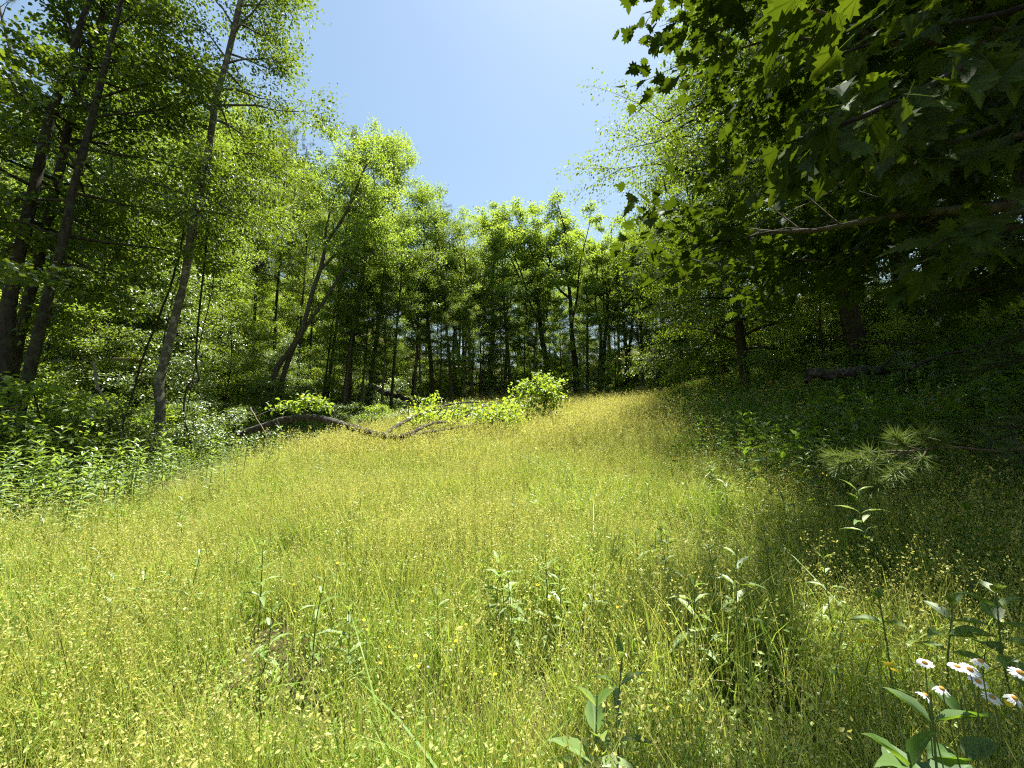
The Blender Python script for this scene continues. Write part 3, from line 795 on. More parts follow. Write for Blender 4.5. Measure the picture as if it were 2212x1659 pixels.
# small log in the grass and bare twigs
def stick(name, label, cat, pts3, r0, r1, mat, n=14, sides=7, group=None, subs=None, seed=1):
    P = curve(pts3, n); o = P[0].copy()
    rng = np.random.default_rng(seed)
    P2 = P + rng.normal(0, r0 * .25, P.shape)
    e = thing(name, label, cat, tuple(o), group)
    obj('stem', tube_mesh(name, [(P2 - o, np.linspace(r0, r1, n), sides)], mat), e)
    for q in (subs or []):
        Q = curve(q, 8)
        obj('twig', tube_mesh(name + '_twig', [(Q - o, np.linspace(r0 * .5, r1 * .5, 8), 5)], mat), e)
    return e
stick('small_log', 'short rotten log half hidden in the grass below the fallen trunk', 'log', ground_pts([(757, 988, -2.0), (785, 978, -2.0), (814, 970, -2.0), (845, 962, -1.9)], YL), .07, .05, M['bark_log'])
for i, (lab, pl, subs) in enumerate([
    ('bare brown branch sticking out of the grass beside the fallen crown', [(935, 985, -1.5), (940, 960, -1.4), (952, 945, -1.2), (962, 925, -1)], [[(940, 960, -1.4), (932, 945, -1.4), (930, 925, -1.3)]]),
    ('long bare twiggy branch arching over the yellow grass beyond the fallen trunk', [(995, 972, -1.5), (1030, 962, -1.4), (1060, 945, -1.2), (1100, 915, -1), (1125, 905, -.8)], [[(1030, 962, -1.4), (1048, 968, -1.4), (1075, 955, -1.3)], [(1060, 945, -1.2), (1055, 925, -1.2), (1062, 910, -1.2)]]),
    ('pale dead branch leaning against the arched end of the fallen trunk', [(540, 880, -.5), (555, 905, -.6), (578, 942, -.8)], [[(552, 900, -.6), (575, 890, -.6), (600, 880, -.6)]]),
    ('thin pale dead branch dangling from the arch of the fallen trunk', [(598, 905, -.4), (606, 925, -.5), (618, 950, -.6)], [[(606, 925, -.5), (590, 910, -.5)]]),
]):
    stick('dead_branch', lab, 'branch', ground_pts(pl, YL), .022, .008, M['stem_brown'] if i < 2 else M['deadwood'], subs=[ground_pts(q, YL) for q in subs], seed=80 + i)

# vines and dead sticks beside the pale trunk
for i, (lab, pl, r) in enumerate([
    ('dark woody vine hanging from the canopy on the outer side of the pale trunk', [(400, 470), (385, 560), (353, 662), (310, 769), (293, 829), (263, 925)], .028),
    ('twisted woody vine hanging down and curling to the ground beside the pale trunk', [(455, 440), (447, 512), (430, 679), (423, 779), (430, 822), (407, 832), (397, 896), (417, 975)], .026),
    ('thin vine looping up next to the twisted vine', [(398, 985), (402, 900), (432, 740), (462, 600), (470, 430)], .014),
]):
    stick('hanging_vine', lab, 'vine', np.array([at_y(a, b, Y_BEECH + .5 + .2 * i) for a, b in pl]), r, r * .8, M['bark_dark'], n=26, seed=90 + i)
for i, (lab, pl, r) in enumerate([
    ('pale crooked dead stick standing among the weeds between the trunks', [(203, 786), (213, 839), (253, 912), (270, 990)], .03),
    ('pale dead branch slanting out of the shaded undergrowth', [(240, 900), (205, 906), (180, 905), (192, 965)], .018),
    ('bent pale stick caught in the brush at the foot of the pale trunk', [(270, 980), (290, 965), (330, 968), (372, 940)], .016),
]):
    P = np.array([at_y(a, b, 9.3 + .2 * i) for a, b in pl]); 
    stick('dead_stick', lab, 'stick', P, r, r * .6, M['deadwood'], seed=95 + i)
for i, (lab, a, b, y) in enumerate([('long fallen log lying across the shaded hillside behind the dark trunks', (100, 790), (310, 777), 14.5),
                                    ('second fallen log lying lower on the shaded hillside', (115, 812), (300, 806), 13.6),
                                    ('fallen log in the dark wood behind the leaning grey trunks', (800, 838), (900, 872), 22.5)]):
    stick('fallen_log', lab, 'log', np.array([at_y(*a, y), at_y((a[0] + b[0]) / 2, (a[1] + b[1]) / 2 - 2, y), at_y(*b, y)]), .16, .11, M['deadwood'] if i < 2 else M['bark_log'], sides=10, seed=98 + i)

# fallen log and dead boughs on the right
PR = np.array([at_y(1742, 812, 8.8), at_y(1790, 806, 8.8), at_y(1840, 803, 8.9), at_y(1900, 800, 9.0), at_y(1990, 800, 9.2)])
stick('mossy_log', 'broken log resting across the shaded weeds below the ridged trunk', 'log', PR, .11, .10, M['bark_log'], sides=10, seed=105,
      subs=[np.array([at_y(1826, 806, 8.9), at_y(1829, 822, 8.9), at_y(1832, 850, 8.9)]), np.array([at_y(1750, 812, 8.8), at_y(1742, 826, 8.7)])])
for i, (lab, pl, y, r) in enumerate([
    ('thin dead bough slanting up from the broken log into the shade', [(1890, 806), (1925, 775), (1965, 742)], 8.6, .03),
    ('long dead bough rising over the dark weeds beside the broken log', [(1965, 800), (2010, 775), (2090, 755), (2150, 735), (2215, 708)], 7.6, .03),
    ('bare horizontal branch crossing in front of the ridged trunk', [(1800, 726), (1860, 735), (1930, 742), (1990, 740), (2090, 730)], 8.4, .022),
    ('pale grey dead stem catching light under the shaded canopy', [(2020, 705), (2060, 675), (2110, 645), (2215, 632)], 8.8, .022),
]):
    stick('dead_bough', lab, 'branch', np.array([at_y(a, b, y) for a, b in pl]), r, r * .5, M['deadwood'] if i == 3 else M['bark_dark'], seed=110 + i)

# ------------------------------------------------------------------ near maple overhead, with each leaf of its low boughs
mz = gz(4.5, 2.5)
mb = np.array([4.5, 2.5, mz])
maple = thing('maple_tree', 'maple leaning its low boughs of large lobed leaves over the shaded side of the meadow', 'tree', tuple(mb))
tr = np.array([(0, 0, -.3), (-.05, .05, 1.2), (-.1, .1, 2.6), (-.2, .2, 4.5), (-.3, .2, 6.5), (-.3, .3, 8.5)])
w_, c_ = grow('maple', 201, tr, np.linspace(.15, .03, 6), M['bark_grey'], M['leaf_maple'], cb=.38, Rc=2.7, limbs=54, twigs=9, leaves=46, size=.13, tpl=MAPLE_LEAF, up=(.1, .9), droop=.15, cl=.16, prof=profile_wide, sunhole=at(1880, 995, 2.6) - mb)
obj('trunk', w_, maple); obj('crown', c_, maple)
rg = np.random.default_rng(202)
maple_leaf_meshes = []
for k in range(6):
    tv = T_MAPLE[0].copy(); tv[:, 1] *= (1.0, .86, 1.05, .94, .9, 1.0)[k]
    tv[:, 2] += (-.25, .18, -.4, .1, -.15, .3)[k] * tv[:, 0] ** 2 + (.3, -.35, .6, -.2, .5, -.5)[k] * tv[:, 1] ** 2 + (0, .1, -.08, .12, -.1, .05)[k] * tv[:, 1]
    V = np.vstack([tv, [(-.45, -.008, .06), (-.45, .008, .06), (.0, .008, 0), (.0, -.008, 0)]])
    n = len(tv)
    me = mk_mesh('maple_leaf', V, [T_MAPLE[1][0][None], T_MAPLE[1][1][None], np.array([[n, n + 1, n + 2, n + 3]])], M['leaf_maple_near'], tint=[.1 + .16 * k] * 3)
    maple_leaf_meshes.append(me)
boughs = [
    [(2550, 40, 1.95), (2212, 90, 1.75), (2000, 190, 1.65), (1830, 265, 1.55), (1700, 310, 1.5)],
    [(2600, 330, 2.2), (2300, 430, 1.9), (2120, 480, 1.8), (2000, 540, 1.72)],
    [(2500, -260, 1.9), (2100, -120, 1.7), (1880, -40, 1.62), (1720, -50, 1.6)],
    [(2600, 160, 2.3), (2250, 240, 2.1), (2050, 310, 2.0), (1880, 335, 1.95)],
    [(2500, -100, 2.4), (2200, 20, 2.3), (2000, 60, 2.25), (1800, 120, 2.2)],
]
for bi, bl in enumerate(boughs):
    P = np.array([at(*q) for q in bl]); start = np.array([4.4, 2.55, mz + 1.4 + .35 * bi])
    Q = curve(np.vstack([start, P]), 26)
    bo = obj('bough', tube_mesh('maple_bough', [(Q - mb, np.linspace(.03, .004, 26), 6)], M['bark_dark']), maple)
    nl = (84, 44, 62, 66, 44)[bi]
    for k in range(nl):
        f = rg.uniform(.36, 1.0); i = f * 25; a = int(min(i, 24)); p = Q[a] + (Q[a + 1] - Q[a]) * (i - a)
        d = unit(Q[min(a + 1, 25)] - Q[a])
        side = rg.choice([-1, 1]); perp = unit(np.cross(d, [0, 0, 1])) * side
        s = rg.uniform(.095, .16)
        off = perp * rg.uniform(.02, .16) + np.array([0, 0, rg.uniform(-.16, .08)]) + d * rg.normal(0, .04)
        ax = d * .5 + perp * .5 + np.array([0, 0, -.55]) + rg.normal(0, .3, 3)
        nm = np.array([0, -.35, 1.0]) + rg.normal(0, .4, 3)
        obj('leaf', maple_leaf_meshes[int(rg.integers(6))], bo, matrix=frame(p + off - mb, ax, nm, s))

# ------------------------------------------------------------------ white pine boughs reaching in from the right
pb = np.array([5.2, 3.2, gz(5.2, 3.2)])
wp = thing('white_pine', 'young white pine with long needled boughs reaching out of the deep shade', 'tree', tuple(pb))
PT = curve(np.array([(0, 0, -.2), (.05, 0, 1.5), (0, .05, 3.0), (.05, 0, 4.6), (0, 0, 6.0)]), 14)
obj('trunk', tube_mesh('white_pine_trunk', [(PT, np.linspace(.09, .02, 14), 9)], M['bark_dark']), wp)
rg = np.random.default_rng(220)
def needle_tuft(p, d, m, L, rng):
    C = p + rng.normal(0, .006, (m, 3)); A = unit(d) * .75 + rng.normal(0, .55, (m, 3)); return C, A
def pine_bough(P, tips, lit, seed, dens=26, nlen=.10):
    rng = np.random.default_rng(seed)
    Q = curve(P, 16)
    paths = [(Q - pb, np.linspace(.014, .004, 16), 5)]
    C, A = [], []
    for tp in tips:
        T = curve(tp, 8); paths.append((T - pb, np.linspace(.006, .003, 8), 4))
        for f in np.linspace(.45, 1, 6):
            i = int(f * 7); c, a = needle_tuft(T[i], T[i] - T[max(i - 1, 0)], dens, nlen, rng); C.append(c); A.append(a)
    V, Fq = tube_arrays(paths)
    bo = obj('bough', mk_mesh('pine_bough', V, [Fq], M['stem_brown'] if lit else M['bark_dark'], smooth=True), wp)  # lit bough also takes a lighter bark colour, sun painted in
    C = np.concatenate(C); A = np.concatenate(A)
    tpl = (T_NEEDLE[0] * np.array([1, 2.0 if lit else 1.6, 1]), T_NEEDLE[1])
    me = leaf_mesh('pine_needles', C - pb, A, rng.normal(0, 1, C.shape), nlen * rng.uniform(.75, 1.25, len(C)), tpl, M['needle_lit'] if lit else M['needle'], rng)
    obj('needles', me, bo)
# lit bough: pixel layout at depth about 2.6 m
D = 2.6
def Pp(*l): return np.array([at(a, b, D + c) for a, b, c in l])
start = pb + np.array([0, 0, 1.05])
pine_bough(np.vstack([start, Pp((2212, 968, .5), (2060, 966, .2), (1985, 972, .05), (1900, 985, 0))]),
           [Pp((1985, 972, .05), (1940, 985, 0), (1880, 990, 0), (1850, 992, -.02)), Pp((1960, 975, .05), (1900, 975, .1), (1830, 985, .1), (1800, 985, .1)),
            Pp((1985, 972, .05), (1950, 960, .05), (1935, 945, .06)), Pp((2030, 967, .1), (2010, 950, .1), (1990, 940, .1)), Pp((2060, 966, .15), (2040, 955, .1), (2030, 948, .1)),
            Pp((1990, 985, 0), (1960, 1000, -.05), (1935, 1020, -.1), (1912, 1040, -.1)), Pp((1935, 1020, -.1), (1900, 1045, -.1), (1880, 1060, -.1)),
            Pp((1900, 985, 0), (1880, 1005, -.05), (1870, 1025, -.05)), Pp((2000, 975, 0), (1993, 990, -.02), (1985, 1010, -.02)), Pp((1860, 990, 0), (1830, 1000, 0), (1815, 1008, 0))],
           True, 230, dens=42)
# shaded boughs
for k in range(26):
    zz = rg.uniform(.5, 4.2); az = rg.uniform(1.2, 5.0)
    L = rg.uniform(1.0, 2.1) * (1.1 - zz / 8)
    d = np.array([math.cos(az), math.sin(az), rg.normal(-.05, .1)])
    s0 = pb + [0, 0, zz]
    P = np.array([s0, s0 + d * L * .5 + [0, 0, -.05], s0 + d * L + [0, 0, .02]])
    tips = []
    for q in range(9):
        f = rg.uniform(.35, 1); b = s0 + d * L * f
        e = b + unit(d + rg.normal(0, .5, 3) * [1, 1, .4]) * rg.uniform(.2, .5); tips.append(np.array([b, (b + e) / 2 + rg.normal(0, .02, 3), e]))
    pine_bough(P, tips, False, 240 + k, dens=14, nlen=.11)

# ------------------------------------------------------------------ herbs in the foreground: every leaf its own piece
def leaf_obj_mesh(name, tpl, mat, tint):
    return mk_mesh(name, tpl[0], [f[None] for f in tpl[1]], mat, tint=[tint] * len(tpl[1]), smooth=True)
LM = {k: [leaf_obj_mesh('herb_leaf', t, M[m], x) for x in (.2, .5, .85)] for k, (t, m) in
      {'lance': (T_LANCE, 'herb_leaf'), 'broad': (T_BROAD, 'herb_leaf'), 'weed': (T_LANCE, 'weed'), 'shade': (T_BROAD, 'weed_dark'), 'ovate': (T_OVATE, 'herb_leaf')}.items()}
def herb(name, label, top, n_pairs, leaf_len, kind, seed, group=None, base=None, rot=None, spread=.8, cat='plant', whorl=2, from_=.3, stemr=.005, loc_label=None):
    rng = np.random.default_rng(seed)
    top = np.asarray(top, float)
    if base is None:
        base = np.array([top[0] + rng.normal(0, .03), top[1] + rng.normal(0, .03), 0]); base[2] = gz(base[0], base[1])
    e = thing(name, label, cat, tuple(base), group)
    S = curve(np.array([base - [0, 0, .03], base + (top - base) * .5 + rng.normal(0, .015, 3), top]), 10)
    obj('stem', tube_mesh('herb_stem', [(S - base, np.linspace(stemr, stemr * .45, 10), 5)], M['stem']), e)
    a0 = rng.random() * 6.28
    for i in range(n_pairs):
        f = from_ + (1 - from_) * (i + .5) / n_pairs; j = f * 9; k = int(min(j, 8)); p = S[k] + (S[k + 1] - S[k]) * (j - k)
        for w in range(whorl):
            az = a0 + i * 1.57 + w * 6.283 / whorl + rng.normal(0, .2)
            elv = .15 + .75 * (i / max(n_pairs - 1, 1)) ** 2 + rng.normal(0, .15)
            ax = np.array([math.cos(az) * math.cos(elv), math.sin(az) * math.cos(elv), math.sin(elv)])
            s = leaf_len * (1.0 - .45 * (i / max(n_pairs - 1, 1)) ** 1.5) * rng.uniform(.8, 1.15)
            obj('leaf', LM[kind][int(rng.integers(3))], e, matrix=frame(p - base, ax, (0.001, 0, 1), s))
    return e

def top_at(px, py, depth): return at(px, py, depth)
herb('meadow_herb', 'pale green broadleaf herb with long lower leaves at the bottom edge of the meadow', at(1290, 1500, 1.40), 6, 0.195, 'broad', 301, from_=.15)
herb('meadow_herb', 'upright light green herb with a single tall top leaf behind the long leaved herb', at(1345, 1400, 1.56), 5, 0.156, 'lance', 302, from_=.3)
herb('meadow_herb', 'tall bright herb with paired leaves at the shade line of the meadow', at(1590, 1185, 2.32), 6, 0.195, 'lance', 303, from_=.25)
herb('meadow_herb', 'shorter bright herb leaning beside the tall paired leaved herb', at(1500, 1255, 2.24), 5, 0.182, 'lance', 304, from_=.3)
herb('meadow_herb', 'clump of narrow pale leaves standing in the middle of the grass', at(1075, 1205, 2.67), 5, 0.208, 'lance', 305, whorl=3)
herb('meadow_herb', 'bright herb with narrow leaves standing against the shaded bank', at(1565, 1030, 4.60), 6, 0.221, 'lance', 306)
herb('meadow_herb', 'slim herb rising from the grass near the tall weeds', at(315, 1225, 2.75), 7, 0.156, 'lance', 307)
herb('meadow_herb', 'paired slim herb with yellowish top leaves next to the other slim herb', at(372, 1215, 2.92), 6, 0.156, 'lance', 308)
herb('shade_herb', 'dark stemmed arching herb with long narrow leaves under the lit pine needles', at(1850, 1050, 2.35), 8, 0.195, 'lance', 309, base=hit(1905, 1235), whorl=2, from_=.2)
herb('meadow_herb', 'short herb with yellow green blade leaves at the edge of the shade', at(1690, 1075, 3.60), 5, 0.195, 'lance', 310)
herb('meadow_herb', 'small herb with three light leaves in the open grass', at(1415, 1150, 3.10), 4, 0.169, 'lance', 311)
herb('broadleaf_plant', 'dark green plant with long toothed leaves at the shaded bottom corner', at(1960, 1625, 1.00), 4, 0.247, 'shade', 312, from_=.55, whorl=2, stemr=.006)
herb('broadleaf_plant', 'plant with two rounded dark leaves just under the daisies', at(2010, 1500, 1.04), 3, 0.195, 'shade', 313, from_=.5)
herb('broadleaf_plant', 'dark broad leaved plant behind the rounded leaves by the daisies', at(2075, 1510, 1.14), 3, 0.182, 'shade', 314, from_=.5)
herb('broadleaf_plant', 'sunlit vine like plant with pale heart leaves against the dark shade', at(2150, 1268, 1.66), 5, 0.169, 'broad', 315, from_=.55)
herb('broadleaf_plant', 'pale heart leaved plant sprawling low beside the sunlit vine', at(2060, 1295, 1.71), 4, 0.143, 'broad', 316, from_=.6)
herb('broadleaf_plant', 'small pale broad leaf standing alone at the shade line', at(1895, 1270, 1.81), 2, 0.117, 'broad', 317, from_=.7)

rh = np.random.default_rng(360)
for k_ in range(46):
    g_ = hit(rh.uniform(1050, 1800), rh.uniform(990, 1480)) if k_ < 34 else hit(rh.uniform(100, 1000), rh.uniform(1150, 1500))
    if g_[0] > 4.2: continue
    big = rh.random() < .45
    herb('meadow_herb', ('knee high' if big else 'low') + ' narrow leaved herb scattered in the sunny grass beside the shade line' if k_ < 34 else 'slim narrow leaved herb scattered in the grass below the tall weeds',
         g_ + [rh.normal(0, .05), rh.normal(0, .05), rh.uniform(.5, .66) if big else rh.uniform(.34, .48)], 6 if big else 5, rh.uniform(.11, .16), 'lance', 361 + k_, group='herbs scattered in the meadow', from_=.2, whorl=2 + int(rh.random() < .3))

# ------------------------------------------------------------------ daisies and small flowers
def petal_ring(n, r0, r1, w, droop, seed):
    rng = np.random.default_rng(seed); V, Fs = [], []
    for i in range(n):
        a = 6.283 * i / n + rng.normal(0, .06); c, s = math.cos(a), math.sin(a); dz = -droop * rng.uniform(.5, 1.3)
        L = r1 * rng.uniform(.88, 1.08)
        pts = [(r0, -w * .35, 0), (r0 + (L - r0) * .6, -w * .5, dz * .4), (L, -w * .22, dz), (L, w * .22, dz), (r0 + (L - r0) * .6, w * .5, dz * .4), (r0, w * .35, 0)]
        k = len(V)
        V += [(x * c - y * s, x * s + y * c, z) for x, y, z in pts]; Fs.append(list(range(k, k + 6)))
    return np.array(V), np.array(Fs)
def dome(r, h, nr=4, ns=12):
    V = [(0, 0, h)]; Fq, Ft = [], []
    for i in range(1, nr + 1):
        t = i / nr * math.pi / 2
        for j in range(ns):
            a = 6.283 * j / ns; V.append((r * math.sin(t) * math.cos(a), r * math.sin(t) * math.sin(a), h * math.cos(t)))
    for j in range(ns): Ft.append((0, 1 + j, 1 + (j + 1) % ns))
    for i in range(nr - 1):
        for j in range(ns): Fq.append((1 + i * ns + j, 1 + (i + 1) * ns + j, 1 + (i + 1) * ns + (j + 1) % ns, 1 + i * ns + (j + 1) % ns))
    return np.array(V), [np.array(Ft), np.array(Fq)]
daisy_disc = mk_mesh('daisy_disc', dome(.0095, .007)[0], dome(.0095, .007)[1], M['daisy_disc'], smooth=True)
def daisy_petals(droop, seed, n=19):
    V, Fs = petal_ring(n, .007, .026, .0085, droop, seed); return mk_mesh('daisy_petals', V, [Fs], M['petal'], tint=np.random.default_rng(seed).random(n))
DP = [daisy_petals(.003, 1), daisy_petals(.008, 2), daisy_petals(.018, 3, 14)]
daisies = [(1998, 1432, 0, 'open white daisy apart from the others, above the rounded dark leaves'), (2068, 1440, 0, 'white daisy tucked against its neighbour in the touching pair'),
           (2095, 1446, 0, 'white daisy fronting the touching pair of daisies'), (2118, 1428, 2, 'white daisy with drooping petals behind the touching pair'),
           (2113, 1472, 0, 'fully open white daisy facing the camera in the middle of the group'), (2204, 1453, 1, 'white daisy cut by the edge of the photograph'),
           (2192, 1508, 2, 'white daisy with swept back petals above the yellow flowers'), (2144, 1506, 1, 'white daisy seen edge on beside the yellow flowers'),
           (2034, 1487, 2, 'withering daisy with brown disc and few petals'), (2000, 1502, 2, 'small drooping daisy among the rounded leaves')]
rg = np.random.default_rng(330)
for i, (px, py, k, lab) in enumerate(daisies):
    p = at(px, py, 1.03 + rg.uniform(-.03, .05)); b = np.array([p[0] + rg.normal(.02, .03), p[1] + rg.uniform(0, .1), 0]); b[2] = gz(b[0], b[1])
    e = thing('daisy', lab, 'flower', tuple(b), 'daisies in the shaded corner')
    S = curve(np.array([b - [0, 0, .02], (b + p) / 2 + rg.normal(0, .02, 3), p - [0, 0, .001]]), 10)
    obj('stem', tube_mesh('daisy_stem', [(S - b, np.linspace(.0022, .0015, 10), 5)], M['stem']), e)
    nrm = unit(np.array([rg.normal(0, .3), -.35 + rg.normal(0, .2), 1.0]))
    mtx = frame(p - b, np.cross(nrm, [0, 1, .01]), nrm, rg.uniform(.64, .78) if k < 2 else .64)
    obj('petals', DP[k], e, matrix=mtx); obj('disc', daisy_disc, e, matrix=mtx)

yb_V, yb_F = petal_ring(9, .0, .011, .008, -.002, 9)
yel = mk_mesh('yellow_bloom', yb_V, [yb_F], M['yellow'], tint=np.full(9, .5))
cl_V, cl_F = dome(.009, .010, 4, 9); cl_V = np.vstack([cl_V]); clover = mk_mesh('clover_bloom', cl_V, cl_F, M['clover'])
stem1 = tube_mesh('flower_stem', [(np.array([(0, 0, 0), (.01, 0, .25), (0, .01, .5)]), [.0016, .0014, .001], 4)], M['stem'])
def small_flower(p, bloom, name, label, group, s=1.0):
    b = np.array([p[0], p[1], gz(p[0], p[1])]); h = max(p[2] - b[2], .12)
    e = thing(name, label, 'flower', tuple(b), group)
    o = obj('stem', stem1, e); o.scale = (1, 1, h / .5)
    nrm = unit(np.array([rg.normal(0, .35), -.2 + rg.normal(0, .3), 1.0]))
    obj('bloom', bloom, e, matrix=frame(np.array([0, .01, h]), np.cross(nrm, [0, 1, .01]), nrm, s))
for px, py, d in [(1928, 1440, 1.25), (1938, 1452, 1.25), (1930, 1474, 1.2), (2150, 1520, 1.1), (2160, 1528, 1.1), (2190, 1525, 1.12), (2148, 1540, 1.12), (1866, 1388, 1.5), (1893, 1392, 1.5)]:
    small_flower(at(px, py, d), yel, 'yellow_flower', 'small yellow flower among the daisies in the shaded corner', 'yellow flowers by the daisies', rg.uniform(.9, 1.2))
for _ in range(44):
    px, py = rg.uniform(20, 1850), rg.uniform(1290, 1650)
    g = hit(px, py); h = rg.uniform(.28, .42)
    small_flower(np.array([g[0], g[1], g[2] + h]), yel, 'yellow_flower', 'tiny yellow flower dotted in the sunny meadow grass', 'yellow flowers in the sunny grass', rg.uniform(.6, 1.0))
for _ in range(34):
    px, py = rg.uniform(20, 1850), rg.uniform(1270, 1650)
    g = hit(px, py); h = rg.uniform(.22, .36)
    small_flower(np.array([g[0], g[1], g[2] + h]), clover, 'clover_flower', 'small whitish clover head in the sunny meadow grass', 'clover heads in the sunny grass', rg.uniform(.6, .95))

# ------------------------------------------------------------------ grass, weeds and ground cover
def blade_arrays(n, rad, h, w, bend, rng, segs=3, hj=.35):
    """n grass blades rooted in a disc: strip quads ending in a point"""
    a = rng.random(n) * 6.283; r = rad * np.sqrt(rng.random(n))
    root = np.stack([r * np.cos(a), r * np.sin(a), np.full(n, -.03)], -1)
    az = rng.random(n) * 6.283; H = h * (1 + hj * rng.normal(0, 1, n).clip(-1.8, 1.8)); B = bend * H * rng.uniform(.2, 1.4, n)
    W = w * rng.uniform(.7, 1.3, n)
    d = np.stack([np.cos(az), np.sin(az), 0 * az], -1); sd = np.stack([-np.sin(az), np.cos(az), 0 * az], -1)
    tw = rng.random(n) * 6.283; sd = sd * np.cos(tw)[:, None] + d * np.sin(tw)[:, None]
    V = []
    for k in range(segs):
        t = k / segs
        c = root + d * (B * t ** 2)[:, None]; c[:, 2] += H * (t - .18 * bend * t * t)
        ww = (W * (1 - .55 * t))[:, None] * .5
        V += [c - sd * ww, c + sd * ww]
    c = root + d * B[:, None]; c[:, 2] += H * (1 - .18 * bend)
    V.append(c)
    V = np.stack(V, 1); k = V.shape[1]
    base = (np.arange(n) * k)[:, None]
    quads = np.concatenate([base + np.array([[2 * s, 2 * s + 1, 2 * s + 3, 2 * s + 2]]) for s in range(segs - 1)]) if segs > 1 else np.zeros((0, 4), int)
    tris = base + np.array([[2 * (segs - 1), 2 * (segs - 1) + 1, 2 * segs]])
    tip = V[:, -1]
    return V.reshape(-1, 3), quads, tris, tip, root

class Parts:
    def __init__(s): s.V, s.P, s.T, s.M, s.n = [], [], [], [], 0
    def add(s, V, polys, mat, tint):
        for p in polys:
            if len(p) == 0: continue
            p = np.asarray(p); s.P.append(p + s.n)
            s.T.append(np.resize(np.asarray(tint, float), len(p))); s.M.append(np.full(len(p), mat))
        s.V.append(V); s.n += len(V)
    def mesh(s, name, mats):
        return mk_mesh(name, np.concatenate(s.V), s.P, mats, tint=np.concatenate(s.T), matidx=np.concatenate(s.M))

GM = ['grass_dry', 'grass_green', 'grass_gold', 'herb', 'straw', 'stalk']
def grass_patch(seed, rad, h, w, dry=0, green=0, stalks=0, seeds=0, leaves=0, straw=0, arch=0, lsize=.020, spike=.014, segs=3):
    """a patch of meadow: blades, seeding stalks, small leaves and straw in one mesh"""
    rng = np.random.default_rng(seed); pt = Parts()
    def blades(n, h_, w_, bend, mat, sg=segs):
        V, q, t, tip, root = blade_arrays(n, rad, h_, w_, bend, rng, sg)
        u = rng.random(n)
        pt.add(V, [q], mat, np.tile(u, max(sg - 1, 1))); pt.n -= len(V); pt.V.pop(); pt.add(V, [t], mat, u)
        return tip
    if dry: blades(dry, h, w, .4, 0)
    if green: blades(green, h * .9, w * 1.2, .5, 1)
    if arch: blades(arch, h * 1.1, w * 1.6, 1.0, 1, 4)
    if straw: blades(straw, h * .55, w * .8, 1.6, 4)
    if stalks:
        blades(int(stalks * .8), h * 1.2, w * .7, .25, 5)
        tip = blades(stalks, h * 1.35, w * .5, .3, 2)
        if seeds:
            C = np.repeat(tip, seeds, 0) + rng.normal(0, 1, (stalks * seeds, 3)) * np.array([.011, .011, .03]) - [0, 0, .025]
            V, Fs = leaf_arrays(C, rng.normal(0, 1, C.shape) + [0, 0, .6], rng.normal(0, 1, C.shape), spike * rng.uniform(.6, 1.3, len(C)), T_DIAM)
            pt.add(V, Fs, 2, rng.random(len(C)))
    if leaves:
        a = rng.random(leaves) * 6.283; r = rad * np.sqrt(rng.random(leaves)) * 1.05
        C = np.stack([r * np.cos(a), r * np.sin(a), h * rng.uniform(.2, .95, leaves)], -1)
        V, Fs = leaf_arrays(C, rng.normal(0, 1, C.shape) * [1, 1, .4], np.array([0, 0, 1.0]) + rng.normal(0, .45, C.shape), lsize * rng.uniform(.5, 1.4, leaves), T_DIAM)
        pt.add(V, Fs, 3, rng.random(leaves))
    return pt.mesh('grass_patch', [M[k] for k in GM])

def weed_plant(seed, H, pairs, leaf, mat, whorl=3, tpl=T_LANCE):
    rng = np.random.default_rng(seed); pt = Parts()
    P = curve(np.array([(0, 0, -.03), (rng.normal(0, .03), rng.normal(0, .03), H * .5), (rng.normal(0, .07), rng.normal(0, .07), H)]), 8)
    V, Fq = tube_arrays([(P, np.linspace(.006, .003, 8), 4)]); pt.add(V, [Fq], 1, .3)
    C, A, S = [], [], []
    for i in range(pairs):
        f = .12 + .88 * (i + .5) / pairs; j = f * 7; k = int(min(j, 6)); p = P[k] + (P[k + 1] - P[k]) * (j - k)
        for w in range(whorl):
            az = i * 1.9 + w * 6.283 / whorl + rng.normal(0, .3); el = .1 + .7 * f ** 3 + rng.normal(0, .2)
            C.append(p); A.append((math.cos(az) * math.cos(el), math.sin(az) * math.cos(el), math.sin(el)))
            S.append(leaf * (1 - .4 * f ** 2) * rng.uniform(.75, 1.2))
    C, A = np.array(C), np.array(A)
    V, Fs = leaf_arrays(C, A, np.array([0, 0, 1.0]) + rng.normal(0, .25, C.shape), np.array(S), tpl); pt.add(V, Fs, 0, rng.random(len(C)))
    stem = tube_mesh('weed_stem', [(P, np.linspace(.006, .003, 8), 4)], M['stem'])
    fol = mk_mesh('weed_leaves', V, Fs, mat, tint=np.tile(rng.random(len(C)), len(Fs)))
    return pt.mesh('weed', [mat, M['stem']]), stem, fol, H, (C, A, S)

def proto_collection(name, meshes):
    c = bpy.data.collections.new(name)
    for i, me in enumerate(meshes):
        o = bpy.data.objects.new('%s_%03d' % (name, i), me); c.objects.link(o)
    return c

